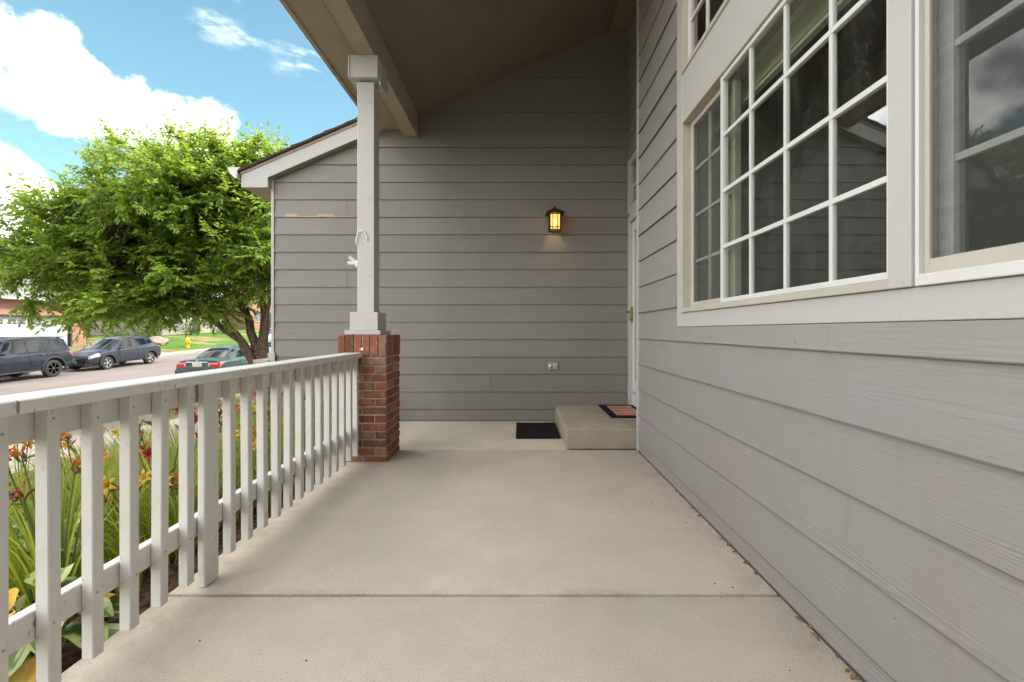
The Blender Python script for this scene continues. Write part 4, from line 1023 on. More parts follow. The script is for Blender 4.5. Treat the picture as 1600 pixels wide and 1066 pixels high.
SUV = dict(name='parked_suv', L=4.83, axles=(1.02, 3.81), tyre=.395, arch=.475, clad=.16, sill=lambda x: .40+.14*max(0, 1-x/.75)+.12*max(0, (x-4.1)/.73),
    belt=[(0, .72), (.07, .80), (.10, 1.10), (.5, 1.13), (2.5, 1.11), (3.45, 1.10), (4.4, 1.04), (4.72, .92), (4.83, .72)],
    top=[(0, .72), (.07, .83), (.11, 1.12), (.24, 1.52), (.33, 1.72), (.45, 1.765), (.9, 1.80), (1.7, 1.81), (2.5, 1.79), (2.78, 1.73), (3.48, 1.15), (3.7, 1.13), (4.4, 1.07), (4.74, .95), (4.83, .74)],
    wmax=[(0, .82), (.08, .88), (.4, .945), (1.5, .955), (3.9, .955), (4.5, .90), (4.75, .80), (4.83, .70)],
    wbelt=[(0, .78), (.08, .83), (.4, .875), (1.5, .89), (3.4, .885), (4.4, .83), (4.83, .66)],
    wtop=[(0, .72), (.09, .78), (.3, .70), (.6, .70), (1.5, .72), (2.6, .70), (2.8, .69), (3.45, .78), (4.4, .70), (4.83, .58)],
    paint=M['paint_navy'], clad_mat=M['plastic'], handle=M['chrome'], mirror_mat=M['paint_navy'], flare=True, spokes=6, rim=M['rim_dark'], rail=(.55, 2.7), mirror=3.12,
    windows=[[(.42, 5.25), (1.02, 5.18), (1.02, 5.92), (.50, 5.90)], [(1.10, 5.16), (1.98, 5.14), (1.98, 5.93), (1.10, 5.92)], [(2.06, 5.14), (3.16, 5.18), (2.78, 5.92), (2.06, 5.93)]],
    doors=[[(1.32, 2.2), (2.0, 1.2), (2.0, 4.95), (1.06, 4.95)], [(2.03, 1.2), (3.14, 1.2), (3.18, 4.95), (2.03, 4.95)]],
    tails=[[(.085, 3.4), (.26, 3.7), (.24, 4.95), (.105, 4.95)]], heads=[[(4.28, 3.5), (4.73, 3.4), (4.73, 4.7), (4.28, 4.8)]],
    screen_f=(2.82, 3.46, 6.3), screen_r=(.13, .31, 6.4), glass=M['car_glass'],
    extras=[('rear_bumper', -.06, .12, -.86, .86, .50, .74, M['plastic'], .03), ('number_plate', .02, .08, -.16, .16, .82, .98, M['plate'], .004), ('grille', 4.80, 4.85, -.5, .5, .55, .90, M['plastic'], .02), ('roof_spoiler', .18, .42, -.62, .62, 1.752, 1.79, M['plastic'], .012), ('running_board', 1.5, 3.3, -.95, -.80, .36, .42, M['plastic'], .015), ('running_board', 1.5, 3.3, .80, .95, .36, .42, M['plastic'], .015)])
XOV = dict(name='parked_crossover', L=4.47, axles=(.90, 3.57), tyre=.345, arch=.405, clad=.14, sill=lambda x: .30+.14*max(0, 1-x/.7)+.10*max(0, (x-3.9)/.57),
    belt=[(0, .68), (.06, .78), (.12, 1.0), (.5, 1.05), (1.5, 1.02), (2.6, .98), (3.2, .97), (4.1, .86), (4.38, .74), (4.47, .60)],
    top=[(0, .68), (.06, .80), (.13, 1.02), (.40, 1.33), (.62, 1.49), (1.0, 1.545), (1.7, 1.57), (2.2, 1.55), (2.50, 1.485), (3.34, 1.01), (3.6, .98), (4.1, .89), (4.40, .77), (4.47, .62)],
    wmax=[(0, .72), (.08, .82), (.4, .89), (1.2, .90), (3.5, .90), (4.1, .84), (4.37, .72), (4.47, .60)],
    wbelt=[(0, .68), (.1, .76), (.5, .815), (1.5, .84), (3.2, .83), (4.1, .76), (4.47, .54)],
    wtop=[(0, .60), (.12, .66), (.5, .60), (1.0, .62), (2.0, .63), (2.5, .61), (3.3, .74), (4.1, .64), (4.47, .48)],
    paint=M['paint_slate'], clad_mat=M['plastic'], handle=M['paint_slate'], mirror_mat=M['plastic'], flare=True, spokes=5, rim=M['rim_silver'], rail=(.7, 2.3), mirror=2.86,
    windows=[[(.56, 5.40), (.98, 5.25), (.98, 5.90), (.74, 5.85)], [(1.03, 5.22), (1.74, 5.16), (1.74, 5.92), (1.03, 5.90)], [(1.80, 5.16), (2.90, 5.22), (2.52, 5.90), (1.80, 5.92)]],
    doors=[[(1.22, 2.2), (1.77, 1.3), (1.77, 4.95), (1.0, 4.95)], [(1.79, 1.3), (2.86, 1.3), (2.92, 4.95), (1.79, 4.95)]],
    tails=[[(.07, 3.7), (.32, 4.0), (.30, 5.0), (.10, 5.0)]], heads=[[(3.95, 3.5), (4.40, 3.3), (4.39, 4.5), (4.0, 4.9)]],
    screen_f=(2.53, 3.31, 6.3), screen_r=(.16, .58, 6.4), glass=M['car_glass'],
    extras=[('grille', 4.43, 4.485, -.36, .36, .50, .66, M['plastic'], .02), ('front_bumper', 4.30, 4.475, -.60, .60, .27, .40, M['plastic'], .03), ('number_plate', 4.465, 4.492, -.15, .15, .42, .50, M['plate'], .003), ('rear_bumper', -.03, .14, -.70, .70, .36, .58, M['plastic'], .03)])
SED = dict(name='parked_sedan', L=4.80, axles=(1.08, 3.80), tyre=.325, arch=.375, clad=.10, sill=lambda x: .24+.12*max(0, 1-x/.7)+.08*max(0, (x-4.2)/.6),
    belt=[(0, .78), (.04, .84), (.10, .96), (.5, 1.0), (1.5, .985), (2.6, .95), (3.4, .93), (4.3, .80), (4.68, .68), (4.80, .56)],
    top=[(0, .80), (.04, .88), (.08, 1.03), (.16, 1.055), (.55, 1.055), (.78, 1.05), (1.25, 1.31), (1.50, 1.41), (1.9, 1.46), (2.4, 1.465), (2.75, 1.41), (3.50, .97), (3.7, .94), (4.3, .84), (4.7, .70), (4.80, .58)],
    wmax=[(0, .80), (.06, .855), (.4, .892), (1.2, .90), (3.6, .90), (4.3, .85), (4.68, .74), (4.80, .62)],
    wbelt=[(0, .77), (.1, .80), (.5, .82), (1.5, .835), (3.4, .83), (4.3, .76), (4.80, .56)],
    wtop=[(0, .72), (.1, .76), (.6, .76), (.8, .72), (1.3, .60), (2.0, .60), (2.75, .59), (3.45, .75), (4.3, .66), (4.80, .50)],
    paint=M['paint_green'], clad_mat=M['paint_green'], handle=M['paint_green'], mirror_mat=M['paint_green'], flare=False, spokes=7, rim=M['rim_silver'], mirror=3.0,
    windows=[[(1.22, 5.25), (1.98, 5.16), (1.98, 5.90), (1.46, 5.88)], [(2.04, 5.16), (3.12, 5.24), (2.74, 5.88), (2.04, 5.90)]],
    doors=[[(1.42, 2.2), (2.0, 1.3), (2.0, 4.95), (1.18, 4.95)], [(2.02, 1.3), (3.10, 1.3), (3.14, 4.95), (2.02, 4.95)]],
    tails=[[(.03, 3.55), (.34, 4.1), (.30, 4.98), (.07, 4.98)]], heads=[[(4.2, 3.6), (4.70, 3.4), (4.70, 4.6), (4.25, 4.9)]],
    screen_f=(2.78, 3.46, 6.3), screen_r=(.84, 1.44, 6.25), glass=M['car_glass'],
    extras=[('number_plate', -.012, .03, -.175, .175, .80, .955, M['plate'], .004), ('rear_bumper', -.05, .14, -.86, .86, .40, .70, M['paint_green'], .05), ('tail_light', -.008, .04, -.80, -.42, .765, .955, M['lamp_red'], .012), ('tail_light', -.008, .04, .42, .80, .765, .955, M['lamp_red'], .012), ('reverse_lamp', -.014, .03, -.50, -.43, .80, .93, M['lamp_clear'], .008), ('reverse_lamp', -.014, .03, .43, .50, .80, .93, M['lamp_clear'], .008), ('boot_trim', -.012, .03, -.42, .42, .962, .99, M['chrome'], .006)])
PT = math.atan(.04)
def car_at(P, x, rear_y, facing, label, cat):
    cyy = rear_y + facing*P['L']/2
    return make_car(P, (x, cyy, street_z(cyy)+.012), R(90)*facing, -PT*facing if facing > 0 else PT, label, cat, 'cars parked along the street')
car_at(SUV, -21.92, 21.52, -1, 'dark navy off-road SUV with roof rails and black wheel flares', 'suv')
car_at(XOV, -21.86, 26.75, -1, 'slate blue crossover with silver wheels parked behind the navy SUV', 'car')
sed = car_at(SED, -12.55, 17.7, 1, 'sage green sedan seen from its boot under the leafy tree', 'sedan')
# oval maker's emblem on the boot
pts = [(-2.412, .055*math.cos(a), 1.0+.036*math.sin(a)) for a in [2*math.pi*i/14 for i in range(15)]]
MB().tube(pts, .007, 6).tube([(-2.412, .03*math.cos(a), 1.012+.018*math.sin(a)) for a in [2*math.pi*i/12 for i in range(13)]], .005, 6).tube([(-2.412, .014*math.cos(a), 1.0+.033*math.sin(a)) for a in [2*math.pi*i/12 for i in range(13)]], .005, 6).build('emblem', M['chrome'], sed, local=True)
SIL = dict(XOV); SIL.update(name='parked_car', paint=M['paint_silver'], clad_mat=M['paint_silver'], handle=M['paint_silver'], mirror_mat=M['paint_silver'], flare=False)
car_at(SIL, -21.7, 43.0, -1, 'pale silver car far up the street behind the tree trunk', 'car')

# ------------------------------------------------------------------ tree
def leaf_mesh(leaves, name, mat, parent):
    m = MB(); at = []
    for (p, d, nrm, L, wd, var) in leaves:
        s = d.cross(nrm).normalized(); u = s.cross(d).normalized()
        a = p; b = p + d*L*.45 + u*L*.05; c = p + d*L - u*L*.10
        l = p + d*L*.42 + s*wd*.5 + u*wd*.16; r = p + d*L*.42 - s*wd*.5 + u*wd*.16
        i = len(m.v); m.v += [a, l, c, r, b]
        m.f += [(i, i+4, i+1), (i+4, i+2, i+1), (i, i+3, i+4), (i+4, i+3, i+2)]; m.m += [0]*4; at += [var]*4
    return m.build(name, mat, parent, fix=False, attr=at)
def tree(rng, loc, lobes, stems, label, n_clumps, leafL, mat, name='leafy_tree', group=None, trunk_r=.2, twigs=7, per=15, droop=.35, pw=.5):
    root = empty(name, loc, label, 'tree', group)
    B = Vector(loc); tr = MB(); leaves = []
    paths = []
    for tip, r0, mids in stems:
        pts = [B + Vector(q) for q in mids] + [Vector(tip)]
        # smooth
        sm = []
        for a, b in zip(pts, pts[1:]):
            for q in range(4): sm.append(a.lerp(b, q/4) + Vector((rng.uniform(-.04,.04), rng.uniform(-.04,.04), 0)))
        sm.append(pts[-1]); rad = [r0*(1-.86*i/(len(sm)-1)) for i in range(len(sm))]
        tr.tube(sm, rad, 8); paths.append((sm, rad))
    tot = sum(r[0]*r[1]*r[2] for c, r in lobes)
    for c, r in lobes:
        n = max(3, int(n_clumps*(r[0]*r[1]*r[2])/tot))
        for _ in range(n):
            v = Vector((rng.gauss(0,1), rng.gauss(0,1), rng.gauss(0,1))).normalized()*rng.random()**pw
            P_ = Vector(c) + Vector((v.x*r[0], v.y*r[1], v.z*r[2]))
            # nearest limb point
            best = None
            for sm, rad in paths:
                for i in range(3, len(sm)):
                    d = (sm[i]-P_).length + (0.6 if sm[i].z > P_.z else 0)
                    if best is None or d < best[0]: best = (d, sm[i], rad[i])
            a = best[1]; mid = a.lerp(P_, .5) + Vector((rng.uniform(-.15,.15), rng.uniform(-.15,.15), .12*(P_-a).length))
            tr.tube([a, a.lerp(mid, .5)+Vector((0,0,.05)), mid, P_], [min(best[2]*.6, .030), .020, .014, .006], 5, cap=False)
            outd = (P_ - Vector(c)); outd = outd.normalized() if outd.length > 0 else Vector((0,0,1))
            cvar = rng.random()
            for _t in range(twigs):
                d = (outd*.7 + Vector((rng.gauss(0,.6), rng.gauss(0,.6), rng.gauss(0.22,.62)))).normalized()
                L = rng.uniform(.35, .80)*(1.0 if leafL > .05 else .5); q = []
                nseg = 5; pp = P_ + Vector((rng.uniform(-.12,.12), rng.uniform(-.12,.12), rng.uniform(-.12,.12)))
                dd = d.copy()
                for sgi in range(nseg+1):
                    q.append(pp.copy()); pp = pp + dd*L/nseg; dd = (dd + Vector((0,0,-droop*.22))).normalized()
                tr.tube(q, [.005, .005, .004, .004, .003, .002], 3, cap=False)
                for li in range(per):
                    f = (li+.6)/per*nseg; i = min(int(f), nseg-1); p = q[i].lerp(q[i+1], f-i); dirv = (q[i+1]-q[i]).normalized()
                    sd = dirv.cross(Vector((0,0,1))); sd = sd.normalized() if sd.length > .01 else Vector((1,0,0))
                    sgn = 1 if li % 2 else -1
                    ld_ = (dirv*.6 + sd*sgn*rng.uniform(.5, 1.0) + Vector((rng.uniform(-.3,.3), rng.uniform(-.3,.3), rng.uniform(-.75,.25)))).normalized()
                    if li == per-1: ld_ = dirv
                    nr = (Vector((0,0,1)) + Vector((rng.gauss(0,.45), rng.gauss(0,.45), 0))).normalized()
                    LL = leafL*rng.uniform(.7, 1.2)
                    leaves.append((p, ld_, nr, LL, LL*.50, min(1, max(0, .25+.45*cvar+rng.gauss(0,.2)))))
    tr.build('trunk', M['bark'], root, smooth=50)
    cr = leaf_mesh(leaves, 'crown', mat, root); cr['kind'] = 'stuff'
    return root
TY = 13.2; TX = -7.55; TZ = gz(TX, TY) + .02
def tp(px, py, y): return ((px-813)/711*y, y, 1.08+(517-py)/711*y)
lob = [((-9.4, 13.0, 4.55), (2.5, 2.5, 1.85)), ((-12.1, 12.4, 3.35), (1.7, 1.7, 1.3)), ((-11.0, 12.6, 2.5), (2.0, 2.2, 1.1)), ((-8.2, 13.4, 4.9), (2.1, 2.3, 1.6)),
       ((-13.5, 12.4, 2.6), (1.0, 1.1, .75)), ((-9.0, 12.2, 2.35), (1.6, 1.8, .95)), ((-6.2, 13.6, 4.0), (2.0, 2.2, 1.9)), ((-6.9, 12.0, 2.9), (1.0, 1.2, .9)), ((-10.8, 12.6, 3.6), (1.9, 2.0, 1.3)), ((-10.0, 11.6, 1.75), (1.25, 1.0, .5))]
stems = [((-12.6, 12.4, 2.6), .15, [(0,0,-.1), (-.15,0,.85), (-.55,-.05,1.62), (-1.35,-.15,2.25), (-2.6,-.3,2.75)]), ((-9.6, 13.0, 5.4), .19, [(0,0,-.1), (-.05,.05,.9), (-.35,0,2.2), (-.9,0,3.6)]),
         ((-8.1, 13.3, 6.0), .21, [(.05,0,-.1), (.02,.05,.9), (.12,.1,2.3), (-.1,.1,4.2)]), ((-5.6, 13.8, 4.6), .18, [(.1,0,-.1), (.22,.05,.8), (.75,.1,1.9), (1.3,.3,3.4)]),
         ((-6.6, 12.2, 3.6), .12, [(.1,-.05,-.1), (.2,-.1,.8), (.45,-.5,2.0)]), ((-10.3, 11.5, 2.6), .10, [(-.05,-.05,-.1), (-.15,-.1,1.2), (-.75,-.5,2.4)])]
tree(random.Random(3), (TX, TY, TZ), lob, stems, 'large multi-stemmed shade tree with bright green leaves beside the driveway', 1120, .142, M['leaf'], twigs=9, per=17, droop=.25)
MB().lathe([(.31, -.12), (.25, .02), (.21, .25), (.19, .5)], 12, (TX+.02, TY, TZ)).build('root_flare', M['bark'], bpy.data.objects['leafy_tree'], smooth=60)
# smaller greenery across the street
def shrub(name, x, y, r, h, label, seed, mat=None, n=700):
    rg = random.Random(seed); z = gz(x, y); root = empty(name, (x, y, z), label, 'shrub', 'shrubs across the street'); lv = []; st_ = MB()
    for k in range(7):
        st_.tube([(x+rg.uniform(-.1,.1), y+rg.uniform(-.1,.1), z-.03), (x+rg.uniform(-.5,.5)*r, y+rg.uniform(-.5,.5)*r, z+h*.7)], [.02, .006], 5)
    for _ in range(n):
        v = Vector((rg.gauss(0,1), rg.gauss(0,1), rg.gauss(0,1))).normalized()*rg.random()**.4
        p = Vector((x+v.x*r, y+v.y*r, z+h*.55+v.z*h*.5)); p.z = max(p.z, z+.04)
        d = (v+Vector((rg.gauss(0,.5), rg.gauss(0,.5), rg.gauss(.1,.5)))).normalized()
        lv.append((p, d, Vector((rg.gauss(0,.4), rg.gauss(0,.4), 1)).normalized(), .16, .08, rg.random()))
    st_.build('stem', M['bark'], root); c = leaf_mesh(lv, 'crown', mat or M['shrub'], root); c['kind'] = 'stuff'
shrub('shrub', -29.3, 33.2, .7, .9, 'low dark shrub beside the far brick garage pier', 1)
shrub('shrub', -29.6, 36.2, .9, 1.1, 'broad dark shrub between the far garage and the boulders', 2)
shrub('shrub', -31.5, 43.5, 1.0, 1.3, 'rounded shrub before the stone-fronted far house', 3)
shrub('shrub', -30.9, 47.5, .9, 1.0, 'small shrub at the top of the far green lawn', 4)
# hydrant
hx, hy = -25.6, 35.0; hz_ = gz(hx, hy)
hyd = empty('fire_hydrant', (hx, hy, hz_), 'yellow fire hydrant standing on the lawn across the street', 'fire hydrant')
MB().lathe([(.17, 0), (.17, .05), (.12, .06), (.115, .50), (.16, .52), (.16, .56), (.12, .58), (.125, .62), (.105, .70), (.06, .765), (.03, .78), (.03, .83)], 18, (hx, hy, hz_)).build('barrel', M['hydrant'], hyd, smooth=35)
for ax_, sg in (('y', -1), ('y', 1), ('x', 1)):
    q = [(.065, 0), (.065, .16), (.085, .165), (.085, .21), (.03, .215), (.03, .24)]
    MB().lathe([(r_, sg*h_) for r_, h_ in q], 12, (hx, hy, hz_+.42), ax_).build('nozzle', M['hydrant'], hyd, smooth=35)
# boulders
for i, (x, y, s, lb) in enumerate([(-27.2, 32.4, .42, 'smallest tan boulder at the near end of the lawn edging'), (-27.9, 33.4, .55, 'broad tan boulder second along the lawn edging'), (-27.6, 34.4, .5, 'tan boulder in the middle of the lawn edging'), (-28.3, 35.6, .62, 'tallest tan boulder at the far end of the lawn edging')]):
    bm = bmesh.new(); bmesh.ops.create_icosphere(bm, subdivisions=3, radius=1)
    for v in bm.verts:
        k = 1+.28*mnoise.noise(v.co*1.3+Vector((i*7, 0, 0)))+.08*mnoise.noise(v.co*4); v.co = Vector((v.co.x*s*k*1.2, v.co.y*s*k, v.co.z*s*k*.62))
    me = bpy.data.meshes.new('boulder'); bm.to_mesh(me); bm.free(); me.materials.append(M['rock'])
    o = bpy.data.objects.new('boulder', me); col.objects.link(o); o.location = (x, y, gz(x, y)+s*.28); tag(o, lb, 'boulder', 'boulders edging the far lawn')

# ------------------------------------------------------------------ houses across the street
h1 = empty('neighbour_house', (-32, 27, -.4), 'two-storey neighbour house with brick garage front and white garage door', 'house')
GX = -30.0
m = MB().box(GX-.25, GX, 22.0, 25.3, -.8, 2.95).box(GX-.25, GX, 30.45, 31.4, -.8, 2.95).box(GX-.25, GX, 25.3005, 30.4495, 2.02, 2.95).box(-37, GX-.2505, 31.15, 31.4, -.8, 2.95).box(-37, GX-.2505, 22.0, 22.25, -.8, 2.95)
m.build('wall', M['brickwall'], h1)
gd = MB().box(GX-.22, GX-.15, 25.42, 30.33, -.3, 1.93).build('garage_door', M['far_white'], h1)
for r_ in range(4):
    for c_ in range(8):
        a = 25.47 + c_*.607; z = -.26 + r_*.545
        if r_ < 3: MB().box(GX-.149, GX-.138, a, a+.56, z+.04, z+.50).build('panel', M['far_white'], gd, bevel=.012)
for gq in range(4):
    for c_ in range(4):
        for r2 in range(2):
            a = 25.56+gq*1.215+c_*.255; z = 1.47+r2*.16
            MB().box(GX-.149, GX-.142, a, a+.20, z, z+.125).build('pane', M['far_glass'], gd)
MB().box(GX-.2, GX+.03, 25.302, 25.418, -.3, 2.0).box(GX-.2, GX+.03, 30.332, 30.448, -.3, 2.0).box(GX-.2, GX+.03, 25.302, 30.448, 1.932, 2.018).build('door_trim', M['plastic'], h1)
m = MB().hull([(GX+.45,21.6,2.95),(GX+.45,31.8,2.95),(GX+.45,31.8,3.08),(GX+.45,21.6,3.08)], [(-34.6,21.6,5.0),(-34.6,31.8,5.0),(-34.6,31.8,5.15),(-34.6,21.6,5.15)]).build('roof', M['shingle_grey'], h1)
MB().box(GX+.43, GX+.56, 21.55, 31.85, 2.93, 3.06).build('gutter', M['far_white'], h1)
m = MB().hull([(-34.0,21.0,-.5),(-34.0,30.0,-.5),(-34.0,30.0,6.0),(-34.0,26.0,8.0),(-34.0,21.0,6.0)], [(-42,21.0,-.5),(-42,30.0,-.5),(-42,30.0,6.0),(-42,26.0,8.0),(-42,21.0,6.0)]).build('upper_storey', M['far_siding'], h1)
for k in range(16): MB().box(-34.0, -33.975, 21.0, 30.0, 4.6+k*.2-.3, 4.6+k*.2-.29).build('siding_shadow_line', M['far_siding'], h1) if k < 8 else None
for a, b in (((26.0, 8.05), (30.5, 5.85)), ((26.0, 8.05), (20.5, 5.85))):
    MB().hull([(-33.6,a[0],a[1]),(-33.6,b[0],b[1]),(-33.6,b[0],b[1]+.16),(-33.6,a[0],a[1]+.16)], [(-42.3,a[0],a[1]),(-42.3,b[0],b[1]),(-42.3,b[0],b[1]+.16),(-42.3,a[0],a[1]+.16)]).build('roof', M['shingle_grey'], h1)
wi = MB().box(-33.99, -33.94, 24.4, 26.6, 5.0, 6.3).build('window', M['far_white'], h1)
MB().box(-33.9395, -33.93, 24.5, 25.46, 5.1, 6.2).build('pane', M['far_glass'], wi); MB().box(-33.9395, -33.93, 25.54, 26.5, 5.1, 6.2).build('pane', M['far_glass'], wi)
def far_house(x, y, w_, h_, label, wallm, roofm):
    z = gz(x, y) - .2; hh = empty('neighbour_house', (x, y, z), label, 'house')
    MB().box(x-9, x, y-w_/2, y+w_/2, z, z+h_).build('wall', wallm, hh)
    for s in (-1, 1):
        MB().hull([(x+.5,y,z+h_+2.3),(x+.5,y+s*(w_/2+.5),z+h_-.1),(x+.5,y+s*(w_/2+.5),z+h_+.06),(x+.5,y,z+h_+2.46)], [(x-9.5,y,z+h_+2.3),(x-9.5,y+s*(w_/2+.5),z+h_-.1),(x-9.5,y+s*(w_/2+.5),z+h_+.06),(x-9.5,y,z+h_+2.46)]).build('roof', roofm, hh)
    MB().hull([(x-.02,y-w_/2,z+h_),(x-.02,y+w_/2,z+h_),(x-.02,y,z+h_+2.28)], [(x-9,y-w_/2,z+h_),(x-9,y+w_/2,z+h_),(x-9,y,z+h_+2.28)]).build('gable', M['far_siding'], hh)
    for a in (-w_*.3, w_*.28):
        for b in ((1.0,) if h_ < 4 else (1.0, 3.7)):
            f = MB().box(x, x+.07, y+a-.75, y+a+.75, z+b, z+b+1.4).build('window', M['far_white'], hh)
            for q in (-.69, .04): MB().box(x+.0705, x+.08, y+a+q, y+a+q+.65, z+b+.08, z+b+1.32).build('pane', M['far_glass'], f)
    d = MB().box(x, x+.06, y-.5, y+.5, z+.25, z+2.35).build('door', M['plastic'], hh)
    return hh
far_house(-33.5, 47.0, 9.0, 5.2, 'neighbour house with pale stone front beyond the sloping green lawn', M['stone'], M['shingle_grey'])
far_house(-34.0, 62.0, 10.0, 5.4, 'farthest brick neighbour house up the street behind the tree', M['brickwall'], M['shingle_grey'])
tree(random.Random(12), (-37.0, 39.0, gz(-37, 39)), [((-37, 39, 4.0), (2.2, 2.2, 1.8))], [((-37, 39, 5.0), .14, [(0,0,-.1), (.05,0,1.6), (.1,.1,3.0)])], 'small round-crowned tree between two houses across the street', 40, .2, M['shrub'], per=10)

# ------------------------------------------------------------------ daylilies, hostas, grass
def ribbon(m, at, base, d, L, w0, rise, droop, var, seg=7, side=None):
    p = Vector(base); v = Vector((d.x, d.y, 0))*(1-rise) + Vector((0,0,rise)); v.normalize(); sd = Vector((-d.y, d.x, 0)); i0 = len(m.v)
    for k in range(seg+1):
        t = k/seg; wd = w0*(1-t**2.2)*(.55+.45*min(1, t*5)) + .0006
        m.v += [p - sd*wd*.5 + Vector((0,0,wd*.2)), p - Vector((0,0,0)), p + sd*wd*.5 + Vector((0,0,wd*.2))]
        p = p + v*L/seg; v = (v + Vector((d.x*.05, d.y*.05, -droop*(.35+t)))).normalized()
    for k in range(seg):
        a = i0+k*3; m.f += [(a, a+1, a+4, a+3), (a+1, a+2, a+5, a+4)]; m.m += [0, 0]; at += [var, var]
def lily_clump(x, y, label, seed, blades=85, spread=.16, height=.62, blooms=3, colors=('bloom_orange',)):
    rg = random.Random(seed); z = bedz(x, y) - .01; root = empty('daylily', (x, y, z), label, 'daylily', 'daylilies in the bed beside the railing')
    m = MB(); at = []
    for _ in range(blades):
        a = rg.uniform(0, 6.283); d = Vector((math.cos(a), math.sin(a), 0)); r = spread*math.sqrt(rg.random())
        if x > -2.1 and d.x > 0: d = Vector((-d.x, d.y, 0)) if rg.random() < .7 else Vector((d.x*.25, d.y, 0)).normalized()
        ribbon(m, at, (x+d.x*r*.8, y+d.y*r*.8, z), d, rg.uniform(.75, 1.1)*height*1.35, rg.uniform(.007, .015), rg.uniform(.70, .95), rg.uniform(.16, .36), min(1, max(0, rg.gauss(.5, .25))))
    f = m.build('foliage', M['blade'], root, fix=False, attr=at); f['kind'] = 'stuff'
    for b in range(blooms):
        a = rg.uniform(1.6, 4.7) if x > -2.1 else rg.uniform(0, 6.283); H = height*rg.uniform(1.0, 1.42); lean = rg.uniform(.08, .22)
        tip = Vector((x+math.cos(a)*lean, y+math.sin(a)*lean, z+H)); s = MB()
        s.tube([(x+math.cos(a)*.03, y+math.sin(a)*.03, z), (x+math.cos(a)*lean*.45, y+math.sin(a)*lean*.45, z+H*.55), tip], [.005, .004, .003], 5)
        s.build('flower_stalk', M['stalk'], root)
        for q in range(3):
            bb = MB(); o2 = tip + Vector((rg.uniform(-.03,.03), rg.uniform(-.03,.03), rg.uniform(-.05, .02))); dv = Vector((rg.uniform(-1,1), rg.uniform(-1,1), rg.uniform(.1,1.2))).normalized()
            bb.tube([tip-Vector((0,0,.03)), o2, o2+dv*.02, o2+dv*.05], [.002, .004, .007, .002], 5); bb.build('bud', M['bud'] if rg.random() < .6 else M['stalk'], root)
        if rg.random() < .85:
            mt = M[rg.choice(colors)]; fl = MB(); fa = []; ax_ = Vector((math.cos(a)*.8+rg.uniform(-.3,.9), math.sin(a)*.8-rg.uniform(0,.9), .55)).normalized()
            u = ax_.orthogonal().normalized(); w_ = ax_.cross(u)
            for q in range(6):
                e = u*math.cos(q*1.047)+w_*math.sin(q*1.047); sd = ax_.cross(e); i0 = len(fl.v)
                for k, (o1, r1, wd) in enumerate(((0, .006, .006), (.022, .012, .018), (.034, .027, .019), (.032, .042, .010), (.026, .048, .002))):
                    c_ = tip + ax_*o1 + e*r1; fl.v += [c_ - sd*wd*.5, c_+ax_*.003, c_ + sd*wd*.5]
                for k in range(4):
                    aa = i0+k*3; fl.f += [(aa, aa+1, aa+4, aa+3), (aa+1, aa+2, aa+5, aa+4)]; fl.m += [0, 0]; fa += [.2+.8*k/3]*2
            fl.build('bloom', mt, root, fix=False, attr=fa)
    return root
spots = [(-2.62, 1.98), (-1.95, 1.92), (-2.95, 2.30), (-2.15, 2.75), (-1.85, 2.55), (-2.9, 3.0), (-2.25, 3.05), (-1.75, 3.2), (-2.7, 3.7), (-2.0, 3.75), (-3.3, 3.6), (-3.2, 2.55), (-2.45, 4.35), (-1.8, 4.35), (-3.6, 4.3), (-2.95, 4.75), (-3.4, 3.1), (-1.85, 2.25), (-3.75, 2.9), (-3.3, 2.2), (-3.6, 2.45), (-2.15, 5.0)]
names = [('bloom_orange',), ('bloom_red', 'bloom_orange'), ('bloom_orange', 'bloom_yellow'), ('bloom_red',), ('bloom_yellow',)]
for i, (x, y) in enumerate(spots):
    o = lily_clump(x, y, '', 40+i, blades=165 if i < 15 else 130, height=(.40 if x > -1.9 else .52), blooms=(3, 6, 4, 7)[i % 4], colors=names[i % 5])
    w_ = {0: 'orange-flowered', 1: 'maroon and orange flowered', 2: 'orange and yellow flowered', 3: 'dark red flowered', 4: 'yellow-flowered'}[i % 5]
    rk = sorted(range(len(spots)), key=lambda j: spots[j][1]).index(i)
    side_ = 'hugging the railing' if x > -1.95 else ('in the mid bed' if x > -2.8 else 'at the lawn edge')
    o['label'] = f'{w_} daylily {side_}, {["at the near end", "just past the near end", "halfway along", "toward the pillar", "near the garage"][min(4, rk//4)]}'
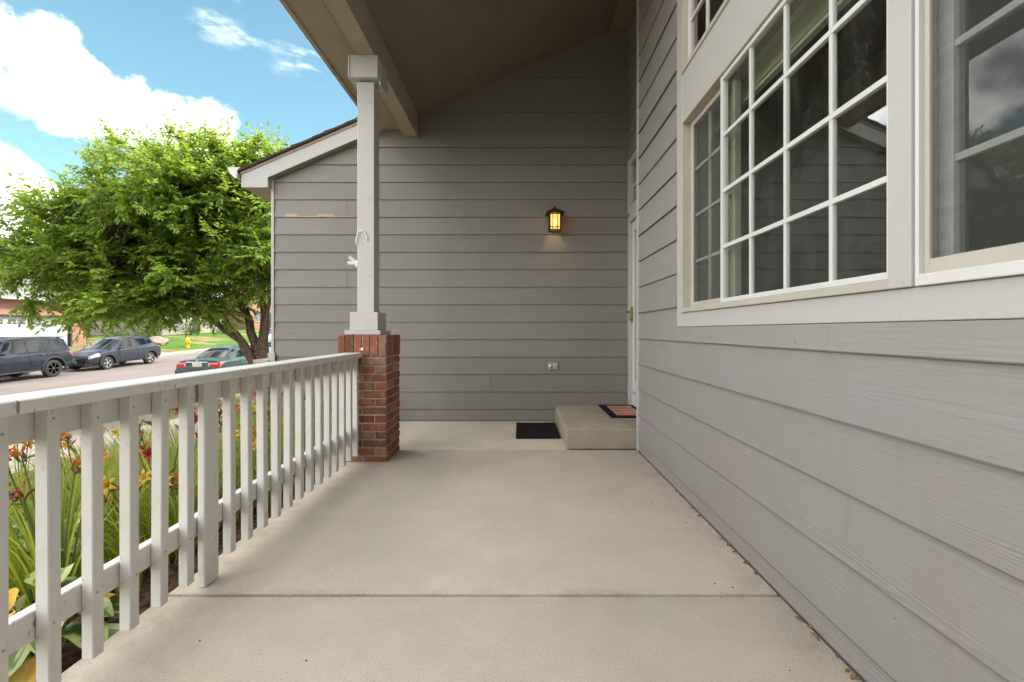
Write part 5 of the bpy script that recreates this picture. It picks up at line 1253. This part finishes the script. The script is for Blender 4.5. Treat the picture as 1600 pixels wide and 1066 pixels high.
def hosta_plant(x, y, seed, n, size, mt, label):
    rg = random.Random(seed); z = bedz(x, y) - .01; root = empty('hosta', (x, y, z), label, 'hosta', 'hostas in the bed beside the railing')
    for k in range(n):
        a = k*2.4 + rg.uniform(-.3,.3); d = Vector((math.cos(a), math.sin(a), 0)); Ls = size*rg.uniform(.75, 1.15); tier = k/n
        st0 = Vector((x, y, z)); st1 = st0 + d*(.06+.10*tier) + Vector((0,0,.10+.20*(1-tier)*size/.24)); m = MB(); at = []; g = []
        m.tube([st0, st0.lerp(st1, .5)+Vector((0,0,.03)), st1], [.004, .004, .003], 5); at += [0.0]*len(m.f)
        sd = Vector((-d.y, d.x, 0)); v = (d + Vector((0,0,.35-.5*tier))).normalized(); p = st1.copy(); ns = 9
        for i in range(ns+1):
            t = i/ns; wd = Ls*.34*math.sin(math.pi*min(1, t**.72*.98+.02))**.8 + .002; wave = .012*math.sin(t*9+k)
            g.append([(p + sd*wd*q + Vector((0,0, abs(q)*wd*.35 + wave*abs(q)*(1 if q > 0 else -1))), abs(q)) for q in (-1, -.62, -.3, 0, .3, .62, 1)])
            p = p + v*Ls/ns; v = (v + Vector((0,0,-.085-.05*tier))).normalized()
        b0 = len(m.v); m.v += [q[0] for r_ in g for q in r_]
        for i in range(ns):
            for j in range(6):
                m.f.append((b0+i*7+j, b0+i*7+j+1, b0+(i+1)*7+j+1, b0+(i+1)*7+j)); m.m.append(0); at.append((g[i][j][1]+g[i][j+1][1])/2)
        m.build('leaf', M[mt] if rg.random() > .22 else M['hosta_y'], root, fix=False, attr=at, smooth=70)
hosta_plant(-2.50, 2.35, 5, 26, .20, 'hosta_w', 'white-edged hosta in mid bed between the near balusters')
hosta_plant(-2.25, 2.00, 6, 20, .22, 'hosta', 'cream and green hosta standing just in front of the mid-bed white-edged hosta')
hosta_plant(-1.72, 1.62, 7, 22, .20, 'hosta', 'large cream-streaked hosta against the porch slab')
hosta_plant(-2.05, 1.10, 8, 20, .22, 'hosta', 'yellowing variegated hosta at the nearest corner of the bed')
hosta_plant(-3.0, 1.6, 9, 14, .28, 'hosta_w', 'white-edged hosta at the near lawn edge of the bed')
m = MB(); at = []; rg = random.Random(21)
for _ in range(9000):
    x = rg.uniform(-9.4, -4.3); y = rg.uniform(2.0, 6.3); a = rg.uniform(0, 6.28)
    ribbon(m, at, (x, y, gz(x, y)), Vector((math.cos(a), math.sin(a), 0)), rg.uniform(.05, .12), .007, rg.uniform(.7, .95), .3, rg.random(), seg=2)
o = m.build('grass', M['grass'], None, fix=False, attr=at); o['kind'] = 'stuff'; o['label'] = 'patchy dry grass of the lawn beyond the flower bed'
m = MB(); at = []
for _ in range(6500):
    x = rg.uniform(-4.3, -1.75); y = rg.uniform(.6, 6.0); a = rg.uniform(0, 6.28)
    ribbon(m, at, (x, y, gz(x, y)), Vector((math.cos(a), math.sin(a), 0)), rg.uniform(.10, .34), .011, rg.uniform(.5, .9), .3, rg.random(), seg=3)
o = m.build('ground_cover', M['blade'], None, fix=False, attr=at); o['kind'] = 'stuff'; o['label'] = 'short green ground cover between the daylilies'
